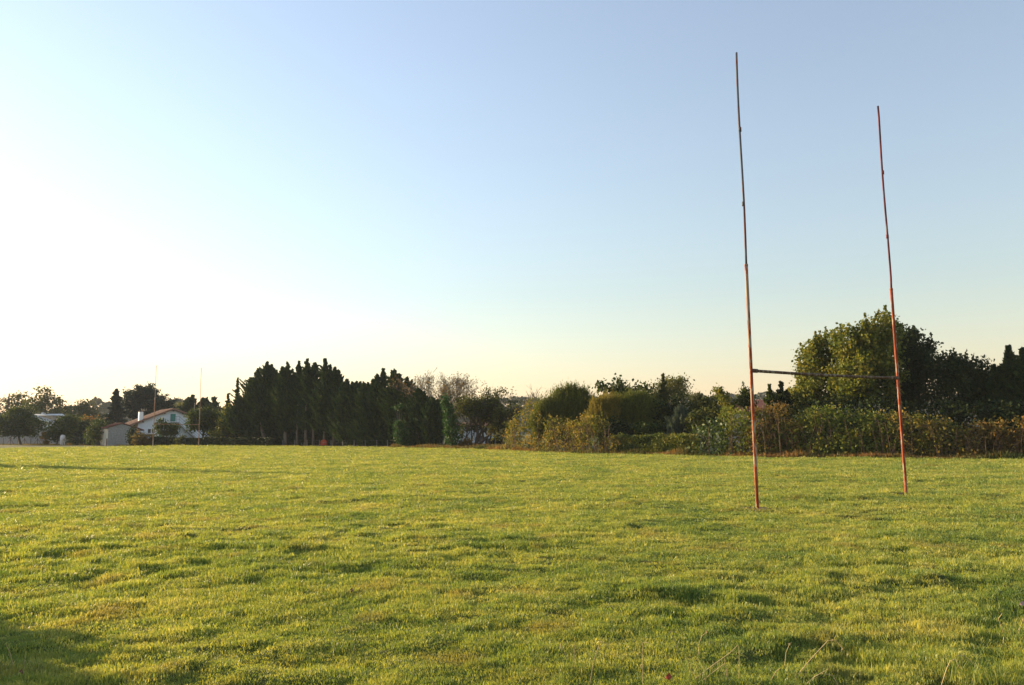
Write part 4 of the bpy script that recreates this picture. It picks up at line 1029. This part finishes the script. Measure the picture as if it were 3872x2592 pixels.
# weeds along the far edge of the pitch
def weeds(name, label, x0, x1, dep, depth_range, h, n, mat='weeds', L=.22, W=.02):
    px = rng.uniform(x0, x1, n); off = rng.uniform(0, depth_range, n)
    P = np.zeros((n, 3)); hh = np.zeros(n)
    for i in range(n):
        d = dep(px[i]) + off[i]; a = at(px[i], 1650, d); P[i] = (a.x, d, 0)
    hh = h * (.35 + .65 * rng.random(n)) * np.clip(1 + 1.2 * vnoise(P[:, 0] / 1.4, P[:, 1] / 1.4, 61), .3, 1.6)
    ax = np.stack([rng.normal(size=n) * .35, rng.normal(size=n) * .3, np.ones(n)], 1)
    ax /= np.linalg.norm(ax, axis=1, keepdims=True)
    b = np.cross(ax, unit(n)); b /= np.linalg.norm(b, axis=1, keepdims=True)
    wv = b * (W * (.6 + rng.random(n)))[:, None]
    V = np.stack([P - wv * .5, P + ax * (hh * .55)[:, None] - wv, P + ax * hh[:, None], P + ax * (hh * .55)[:, None] + wv], 1).reshape(-1, 3)
    F = np.arange(n * 4, dtype=np.int32).reshape(-1, 4)
    o = mesh_obj(name, V, F, M[mat], None, fattr=np.clip(.5 + vnoise(P[:, 0] / 2, P[:, 1] / 2, 62) + rng.normal(size=n) * .2, 0, 1))
    tag(o, label, 'grass', kind='stuff')
weeds('long_grass', 'rough weedy bank of long grass below the bare trees', 1480, 1960, lambda q: ED(q) + .4, 9, .42, 26000)
weeds('verge_grass', 'strip of rough grass along the foot of the hedges and thickets', 1900, 4300, lambda q: ED(q) - .25, 1.6, .30, 26000)
weeds('garden_grass', 'unmown shaded grass under the conifers and gardens at the far end', -500, 1500, lambda q: ED(q) + .6, 12, .18, 22000, W=.04)

# right side thickets; depth follows the edge of the pitch
def dp(off): return lambda q: ED(q) + off
tg = 'thickets along the right side of the pitch'
scrub('bramble_thicket', 'golden brown bramble thicket at the left end of the right hand hedge line', 'thicket', [(1912, 1640), (1925, 1600), (1945, 1570), (1980, 1525), (2010, 1505), (2050, 1525), (2075, 1560), (2100, 1600)], dp(.5), 'bramble', 3.2, .17, .11, .20, 1.6, 16, group=tg)
scrub('bramble_thicket', 'low dry bramble patch with a green broom sprig in its middle', 'thicket', [(2070, 1600), (2110, 1570), (2150, 1585), (2200, 1600), (2230, 1590)], dp(.3), 'bramble', 2.4, .16, .10, .19, 1.5, 20, group=tg)
scrub('bramble_thicket', 'tangle of dry brambles directly left of the clipped sunny hedge', 'thicket', [(2190, 1580), (2230, 1560), (2280, 1570), (2320, 1620), (2345, 1665)], dp(.3), 'bramble', 2.2, .16, .10, .19, 1.2, 20, group=tg)
broomy('broom_bush', 'tall feathery green bush rising behind the left bramble thicket', 'bush', ED(2160) + 5.5, [(2160, 1540, 62, 62), (2105, 1535, 44, 50), (2210, 1540, 44, 58), (2162, 1485, 30, 28), (2125, 1495, 26, 24), (2200, 1498, 30, 24), (2060, 1560, 42, 50), (2040, 1600, 40, 46), (2235, 1590, 50, 50), (2150, 1600, 60, 50)], 'broom', 1300)
broomy('broom_bush', 'golden feathery bush lit by the sun left of the dark feathery one', 'bush', ED(2290) + 3.8, [(2285, 1565, 50, 55), (2310, 1540, 36, 36), (2262, 1550, 28, 34), (2250, 1600, 34, 40)], 'goldbroom', 1500)
broomy('broom_bush', 'large dark feathery bush above the clipped sunny hedge', 'bush', ED(2400) + 6.0, [(2410, 1575, 80, 72), (2355, 1550, 46, 50), (2405, 1530, 40, 40), (2452, 1560, 44, 46), (2480, 1600, 50, 50), (2430, 1520, 24, 26)], 'broom', 2300)
bare_tree('dead_tree', 'small dead tree whose bare crooked twigs poke above the left thicket', ED(2025) + 5, [(2022, .05)], 1452, lvl=5, r0=.10, nleaf=0, spread=.75, bark='palebark', frac=.36)
broad('fig_tree', 'dark big leaved tree rising behind the feathery bushes', 'tree', ED(2360) + 11, 2370, [(2358, 1468, 38, 28), (2300, 1480, 36, 22), (2420, 1482, 42, 26), (2275, 1465, 14, 12), (2370, 1510, 80, 30)], 'walnut', r0=.16, dens=.85, L=.26, W=.2, clump=.3, gap=.1, shoots=.06, shoot_len=.5)
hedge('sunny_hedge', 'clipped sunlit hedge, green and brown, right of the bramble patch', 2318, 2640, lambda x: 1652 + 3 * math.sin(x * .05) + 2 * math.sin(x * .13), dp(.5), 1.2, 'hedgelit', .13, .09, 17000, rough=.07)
broad('willow_tree', 'tall pale airy tree standing above the middle of the hedge line', 'tree', ED(2530) + 14, 2535, [(2540, 1460, 36, 40), (2495, 1480, 30, 30), (2575, 1468, 28, 34), (2530, 1510, 64, 38), (2475, 1510, 24, 34)], 'willow', r0=.14, dens=.75, L=.17, W=.10, clump=.3, gap=.18, shoots=.12, shoot_len=.7)
conifer('young_conifer', 'young conifer with a spiky leader in front of the pale airy tree', ED(2514) + 12, 2514, 1416, 36, 'oak', n=110, L=.22, W=.1, up=.3, taper=.9, r0=.07, cluster=.08)
broad('bush', 'dark leafy mass behind the middle of the clipped sunny hedge', 'bush', ED(2520) + 8, 2520, [(2500, 1580, 60, 60), (2560, 1560, 50, 50), (2470, 1610, 40, 40), (2600, 1600, 45, 50)], 'darkleaf', r0=.08, dens=.9, L=.19, W=.12, clump=.26)
conifer('blue_pine', 'bluish pine with pale candles behind the clipped sunny hedge', ED(2575) + 4.5, 2575, 1534, 46, 'pine', z0=.3, n=120, L=.26, W=.05, up=.9, prof=.8, ragged=.5, cluster=.10, per=44, r0=.07, cat='pine', extra=((24, 1560, 30), (-18, 1570, 26)))
broad('tree', 'yellowish round tree left of the red roofed house on the right', 'tree', ED(2660) + 8, 2665, [(2640, 1535, 42, 38), (2690, 1530, 40, 38), (2665, 1570, 60, 36), (2620, 1580, 28, 30)], 'oak', r0=.1, dens=1.0, L=.18, W=.12, clump=.26, shoots=.08, shoot_len=.6)
broad('sprouting_tree', 'thin young tree with long leafy sprouts bending left of the tiled roof', 'tree', ED(2740) + 4, 2745, [(2712, 1478, 7, 12), (2726, 1490, 12, 14), (2738, 1510, 16, 18), (2752, 1530, 16, 18), (2765, 1550, 14, 16), (2740, 1555, 12, 14), (2732, 1575, 12, 14)], 'maple', r0=.06, dens=1.1, L=.15, W=.10, clump=.15, gap=.15, shoots=.25, shoot_len=.35)
broad('sprouting_tree', 'leafy young tree in front of the tiled roof', 'tree', ED(2815) + 5, 2818, [(2822, 1500, 20, 18), (2805, 1520, 20, 20), (2832, 1520, 18, 18), (2818, 1485, 8, 12)], 'walnut', r0=.06, dens=1.1, L=.15, W=.10, clump=.17, shoots=.15, shoot_len=.5)
scrub('laurel_bush', 'rounded large leaved laurel bush at the right end of the clipped sunny hedge', 'bush', [(2612, 1660), (2640, 1632), (2670, 1600), (2700, 1583), (2730, 1575), (2760, 1580), (2785, 1620)], dp(.1), 'laurel', 2.6, .24, .13, .22, 1.2, 4, group=None)
conifer('young_conifer', 'young conifer with several tips just right of the tiled roof', ED(2918) + 4, 2918, 1457, 28, 'walnut', n=120, L=.18, W=.10, up=.8, prof=.6, r0=.07, cluster=.09, z0=.8)
conifer('young_conifer', 'dark knobbly young conifer beside the big maples', ED(2962) + 5, 2962, 1445, 32, 'darkleaf', n=130, L=.18, W=.10, up=.7, prof=.8, r0=.07, cluster=.1, z0=.8, extra=((18, 1480, 20),))
broad('bush', 'dark shrub plugging the gap between the bramble patch and the clipped sunny hedge', 'bush', ED(2335) + 3.2, 2335, [(2330, 1625, 34, 36), (2365, 1640, 30, 26)], 'darkleaf', r0=.05, dens=1.2, L=.17, W=.11, clump=.2)
broad('bush', 'sparse fading shrub half covering the wall of the white house', 'bush', ED(1800) + 8, 1810, [(1760, 1625, 24, 16), (1815, 1630, 26, 20), (1790, 1612, 30, 12)], 'oak', r0=.05, dens=.5, L=.16, W=.1, clump=.25, gap=.3)
broad('bush', 'leafy olive green shrub above the laurel, left of the tiled roof', 'bush', ED(2700) + 5, 2700, [(2690, 1585, 44, 36), (2640, 1600, 40, 36), (2730, 1600, 36, 34)], 'oak', r0=.06, dens=1.2, L=.17, W=.11, clump=.22, shoots=.1, shoot_len=.5)
broad('bush', 'green shrub in front of the blue pine, behind the clipped sunny hedge', 'bush', ED(2450) + 3.5, 2450, [(2440, 1625, 40, 26), (2500, 1630, 40, 24)], 'walnut', r0=.05, dens=1.1, L=.16, W=.10, clump=.2)
# the big maples
mk = dict(L=.18, W=.13, clump=.24, shoots=.35, shoot_len=.55)
broad('maple', 'big sunlit maple at the left of the tall group, olive gold', 'tree', ED(3080) + 6, 3085, [(3060, 1450, 62, 75), (3090, 1375, 55, 70), (3030, 1520, 55, 55), (3130, 1330, 55, 62), (3110, 1460, 60, 80), (3080, 1330, 30, 40)], 'maple', r0=.16, dens=1.3, group='tall maples on the right', **mk)
broad('maple', 'tallest sunlit maple in the middle of the right hand group', 'tree', ED(3260) + 5.0, 3262, [(3215, 1310, 60, 66), (3290, 1290, 62, 70), (3345, 1245, 46, 60), (3260, 1390, 95, 80), (3200, 1460, 60, 70), (3330, 1380, 75, 90), (3290, 1480, 90, 60), (3240, 1420, 60, 60, -1.2)], 'maple', r0=.2, dens=1.35, group='tall maples on the right', **mk)
broad('maple', 'shaded dark maple at the right side of the tall group', 'tree', ED(3430) + 7.5, 3432, [(3420, 1300, 52, 50), (3470, 1340, 48, 55), (3430, 1400, 75, 80), (3480, 1430, 48, 70), (3420, 1500, 80, 60)], 'darkleaf', r0=.18, dens=1.8, group='tall maples on the right', **mk)  # shade put into its colour: dark leaf instead of the maple leaf
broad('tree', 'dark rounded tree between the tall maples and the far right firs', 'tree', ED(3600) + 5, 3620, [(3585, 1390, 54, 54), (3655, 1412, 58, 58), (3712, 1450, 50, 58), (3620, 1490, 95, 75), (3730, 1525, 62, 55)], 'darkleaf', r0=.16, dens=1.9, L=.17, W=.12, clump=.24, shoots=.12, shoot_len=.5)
conifer('fir', 'shorter dark fir left of the tall one at the right edge', ED(3780) + 5, 3777, 1383, 70, 'cypress', z0=.5, n=340, L=.2, W=.09, up=.5, cluster=.09, extra=((22, 1390, 28),), taper=1.0)
conifer('fir', 'tall pointed dark fir near the right edge of the picture', ED(3840) + 5, 3840, 1309, 105, 'cypress', z0=.5, n=620, L=.2, W=.09, up=.45, cluster=.09, taper=1.1, extra=((-34, 1420, 34),))
conifer('fir', 'dark fir cut by the right edge of the picture', ED(3885) + 4.5, 3890, 1320, 95, 'cypress', z0=.5, n=520, L=.2, W=.09, up=.45, cluster=.09, taper=1.1)
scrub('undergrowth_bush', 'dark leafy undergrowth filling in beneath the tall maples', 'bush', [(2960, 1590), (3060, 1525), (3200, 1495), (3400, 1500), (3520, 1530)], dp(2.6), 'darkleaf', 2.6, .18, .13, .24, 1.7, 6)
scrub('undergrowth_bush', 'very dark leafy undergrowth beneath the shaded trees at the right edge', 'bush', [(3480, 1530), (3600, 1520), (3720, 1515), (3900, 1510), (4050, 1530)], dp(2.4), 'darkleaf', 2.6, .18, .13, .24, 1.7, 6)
rs = [
 ([(2750, 1592), (2775, 1542), (2815, 1530), (2850, 1538), (2900, 1582)], 'bramblegreen', 'green and gold thicket behind the left goal upright', 2.2, 8),
 ([(2835, 1582), (2870, 1542), (2920, 1542), (2960, 1519), (3000, 1524), (3030, 1564)], 'bramblered', 'russet brown thicket right of the left goal upright', 2.2, 8),
 ([(2930, 1622), (2980, 1599), (3040, 1574), (3090, 1559), (3130, 1594)], 'bramblegreen', 'dark green thicket with dry stems left of the middle of the goal', 1.9, 12),
 ([(3070, 1564), (3110, 1539), (3170, 1529), (3220, 1534), (3260, 1564)], 'bramblegreen', 'leafy sunlit thicket under the middle of the crossbar', 2.0, 12),
 ([(3200, 1574), (3260, 1554), (3320, 1549), (3370, 1564), (3400, 1594)], 'bramblegreen', 'leafy thicket with small tree stems just left of the right goal upright', 2.0, 14),
 ([(3360, 1574), (3420, 1544), (3470, 1554), (3520, 1574), (3560, 1594)], 'bramble', 'yellowish bramble thicket just right of the right goal upright', 1.9, 18),
 ([(3510, 1594), (3560, 1574), (3620, 1587), (3680, 1622), (3710, 1652)], 'bramble', 'open patch of brambles with bright bare stems near the shaded trees', 1.6, 26),
 ([(3640, 1662), (3690, 1622), (3730, 1592), (3790, 1572), (3830, 1592), (3860, 1632)], 'bramblered', 'mound of red brown brambles near the right edge', 1.9, 16),
 ([(3800, 1632), (3850, 1592), (3900, 1572), (3980, 1582), (4060, 1622)], 'bramblered', 'shaded bramble mound cut by the right edge of the picture', 1.9, 10),
]
for tops, mt, lab, th, cn in rs:
    scrub('bramble_thicket', lab, 'thicket', tops, dp(.35), mt, th, .15, .105, .17, 1.7, cn, group=tg)
# the low skirt of dry growth along the foot
weeds('dry_skirt', 'dry brown weeds along the foot of the sunlit thickets', 1930, 4100, lambda q: ED(q) + .1, .6, .42, 9000, 'weeds', W=.025)

# beyond the left edge of the picture: the trees whose shade falls across the pitch
b = ground_pt(1936, 1900)
def shade_tree(name, label, x, y, H, R, parts, mat):
    o = empty(name, (x, y, 0), label, 'tree'); mb = MB(); mb.tube([(x, y, -.1), (x, y, H * .9)], [.12, .03], 6); mb.build('trunk', M['bark'], o)
    put_leaves('crown', parts, M[mat], o)
shade_tree('poplar', 'slim tree beyond the left edge whose long thin shadow crosses the pitch', -64, 63, 13.5, 1.1, conifer_leaves((-64, 63, 0), 13.5, 1.1, 1.5, n=150, L=.4, W=.2, up=.9), 'oak')
shade_tree('small_tree', 'bushy tree beyond the bottom left corner that shades the grass there', -11.4, 9.6, 2.05, 1.3, conifer_leaves((-11.4, 9.6, 0), 2.05, 1.5, .1, n=150, L=.2, W=.12, up=.4, prof=.4), 'oak')

# ------------------------------------------------------------------ dry stalks, a red leaf and clover in the foreground grass
def stalk(label, pts_list, heads=(), mat='dead', r=.0034):
    """pts_list: stems as pixel polylines (px, py) rooted at the first point"""
    b0 = ground_pt(*pts_list[0][0]); b0.z = float(hz(b0.x, b0.y))
    o = empty('dry_stalk', b0, label, 'dry stalk', 'dry grass stalks standing in the foreground')
    for pts in pts_list:
        g = ground_pt(*pts[0]); d = g.y
        W_ = [at(x, y, d - .02 * i) for i, (x, y) in enumerate(pts)]; W_[0].z = float(hz(g.x, g.y)) - .02
        mb = MB(); n = len(W_)
        mb.tube(W_, [r * (1 - .45 * i / (n - 1)) for i in range(n)], 5); mb.build('stem', M['straw'], o)
    for hx, hy, root in heads:
        d = ground_pt(*root).y; c = at(hx, hy, d); mb = MB()
        for j in range(9):
            v = Vector((random.uniform(-1, 1), random.uniform(-1, 1), random.uniform(-.6, 1))).normalized() * .014
            mb.tube([c, c + v], [.003, .0012], 4)
        mb.build('seed_head', M['straw'], o)
    return o
M['straw'] = solid('straw', (.50, .40, .20), (.34, .25, .12), 30, .8)
stalk('pair of short bent straw stalks, leftmost of the foreground stalks', [[(2150, 2520), (2135, 2470), (2120, 2434), (2116, 2462)], [(2176, 2540), (2172, 2480), (2174, 2430)]])
stalk('tall thin straight stalk leaning right with a drooping tip, near the bottom centre', [[(2228, 2588), (2245, 2500), (2272, 2425), (2304, 2440)]])
stalk('upright straw stalk with a bent top and a pale seed head', [[(2430, 2590), (2431, 2500), (2430, 2432), (2450, 2430), (2468, 2442)]], [(2425, 2520, (2430, 2590))])
stalk('thin pale stalk leaning left, behind the upright bent one', [[(2570, 2470), (2550, 2420), (2535, 2388), (2560, 2394)]])
stalk('curved arching stalk with a seed head in the middle of the foreground', [[(2640, 2480), (2645, 2430), (2655, 2405), (2672, 2392)]], [(2672, 2390, (2640, 2480))])
stalk('long straw stalks leaning right and crossing near the bottom', [[(2600, 2585), (2690, 2520), (2760, 2470), (2790, 2440)], [(2640, 2590), (2700, 2540), (2740, 2510)], [(2795, 2585), (2796, 2500), (2794, 2445)]])
stalk('forked straw stalk at the bottom, right of the crossing stalks', [[(2755, 2590), (2748, 2530), (2732, 2515)], [(2755, 2590), (2745, 2540), (2740, 2490)]])
stalk('thin stalk with a nodding tip left of the long arching one', [[(2965, 2520), (2972, 2470), (2985, 2438)]], [(2985, 2437, (2965, 2520))])
stalk('very long arching stalk with a drooping brown plume', [[(2995, 2570), (3060, 2500), (3130, 2424), (3160, 2420), (3190, 2460)]], [(3150, 2424, (2995, 2570)), (3185, 2455, (2995, 2570))])
stalk('bundle of straw stems lying low to the right near the bottom', [[(3025, 2590), (3080, 2560), (3134, 2530)], [(2900, 2590), (2935, 2540), (2950, 2528)], [(3180, 2590), (3150, 2555), (3110, 2548)]])
stalk('stalk with a crooked hooked top in the lower right', [[(3545, 2590), (3580, 2530), (3594, 2500), (3612, 2492), (3630, 2528)]])
stalk('dark slanting stalk running down right from the hooked one', [[(3740, 2550), (3690, 2520), (3645, 2480), (3618, 2480)]])
stalk('pair of slanting stalks near the right edge of the picture', [[(3800, 2400), (3775, 2340), (3790, 2320), (3776, 2318)], [(3840, 2400), (3860, 2370), (3868, 2340)]])
stalk('short bleached stalks low in the bottom right corner', [[(3660, 2590), (3680, 2570), (3690, 2578)], [(3760, 2588), (3800, 2580), (3815, 2586)], [(3720, 2590), (3735, 2560)]])
stalk('dark bare stalks in the shaded bottom left corner', [[(58, 2530), (38, 2470), (22, 2435)], [(92, 2520), (96, 2480), (98, 2462)], [(128, 2530), (127, 2495)]])
stalk('fallen straw blades on a tuft left of centre near the bottom', [[(1300, 2450), (1330, 2440), (1352, 2436)], [(1320, 2470), (1345, 2452)]])
M['longblade'] = leaf_mat('long_blade', G((.10, .16, .03), (.20, .26, .05), (.40, .36, .12)), .4, .45, .3)
def long_tuft(label, px, py, n, h, spread):
    g = ground_pt(px, py); g.z = float(hz(g.x, g.y)); V, F, vv = [], [], []
    for i in range(n):
        a = random.uniform(0, 2 * PI); q = spread * math.sqrt(random.random()); x, y = g.x + q * math.cos(a), g.y + q * math.sin(a)
        la = random.uniform(0, 2 * PI); hh = h * random.uniform(.4, 1); ln = hh * random.uniform(.2, 1.0); w_ = random.uniform(.0016, .003)
        lx, ly = math.cos(la), math.sin(la); wx, wy = -ly * w_, lx * w_; k = len(V)
        for t, zz, ww in ((0, 0, 1), (.25, .5, 1), (.6, .85, .8), (1, .95 - .35 * ln / hh, .05)):
            V += [(x + lx * ln * t - wx * ww, y + ly * ln * t - wy * ww, g.z + hh * zz), (x + lx * ln * t + wx * ww, y + ly * ln * t + wy * ww, g.z + hh * zz)]
        for j in range(3): F.append((k + 2 * j, k + 2 * j + 1, k + 2 * j + 3, k + 2 * j + 2)); vv.append(random.random())
    o = mesh_obj('grass_tuft', V, F, M['longblade'], None, fattr=vv); tag(o, label, 'grass tuft', 'longer grass tufts in the foreground'); return o
long_tuft('longer uncut grass tuft left of centre near the bottom', 1300, 2462, 80, .11, .11)
long_tuft('tuft of long blades around the pair of short straw stalks', 2180, 2545, 50, .12, .10)
long_tuft('tuft of long blades at the foot of the crossing straw stalks', 2660, 2580, 90, .14, .16)
long_tuft('broad tuft of coarse long grass in the bottom right corner', 3680, 2575, 120, .16, .22)
long_tuft('tuft of coarse long grass by the right edge below the pinkish leaf', 3810, 2420, 80, .14, .18)
long_tuft('tuft of long blades where the long arching stalk is rooted', 3010, 2578, 70, .12, .14)
long_tuft('shaded tuft of weeds in the bottom left corner', 80, 2545, 80, .12, .15)
def small_leaf(name, label, cat, px, py, s, col, h=.03):
    g = ground_pt(px, py); z0 = float(hz(g.x, g.y)) + h
    m = solid(name + '_skin', col, tuple(c * .7 for c in col), 60, .6)
    V = [(-s, 0, 0), (-s * .4, s * .55, .006), (s * .4, s * .6, .012), (s, 0, .004), (s * .4, -s * .5, -.004), (-s * .4, -s * .55, 0), (-s * 1.5, 0, .004)]
    V = [(g.x + x, g.y + y * .8, z0 + zz * 3) for x, y, zz in V]
    mb = MB(); mb.poly(V, [(0, 5, 4, 3, 2, 1)]); mb.tube([V[0], V[6]], .0015, 4)
    o = mb.build(name, m); tag(o, label, cat); return o
small_leaf('fallen_leaf', 'bright red fallen leaf at the bottom edge', 'leaf', 2528, 2587, .022, (.32, .05, .02))
small_leaf('fallen_leaf', 'dark brown fallen leaf on the turf left of centre', 'leaf', 1326, 2250, .030, (.16, .04, .03), .035)
small_leaf('fallen_leaf', 'pale pinkish leaf at the right edge of the grass', 'leaf', 3868, 2300, .034, (.45, .28, .2), .035)
small_leaf('fallen_leaf', 'small brown leaf beside the left corner weeds', 'leaf', 70, 2570, .03, (.16, .05, .03), .035)

# ------------------------------------------------------------------ haze
def build_haze():
    m, n, out = newmat('haze_air')
    v = n.nodes.new('ShaderNodeVolumePrincipled'); v.inputs['Color'].default_value = (.80, .86, .95, 1); v.inputs['Density'].default_value = HAZE
    v.inputs['Anisotropy'].default_value = .0
    n.links.new(v.outputs[0], out.inputs['Volume'])
    x0, x1, y0, y1, z0, z1 = -620, 640, -40, 640, -1, 48
    V = [(x0, y0, z0), (x1, y0, z0), (x1, y1, z0), (x0, y1, z0), (x0, y0, z1), (x1, y0, z1), (x1, y1, z1), (x0, y1, z1)]
    o = mesh_obj('haze', V, [(3, 2, 1, 0), (4, 5, 6, 7), (0, 1, 5, 4), (1, 2, 6, 5), (2, 3, 7, 6), (3, 0, 4, 7)], m)
    tag(o, 'thin pale morning haze over the whole field', 'haze', kind='stuff')
HAZE = 0.0002
build_haze()
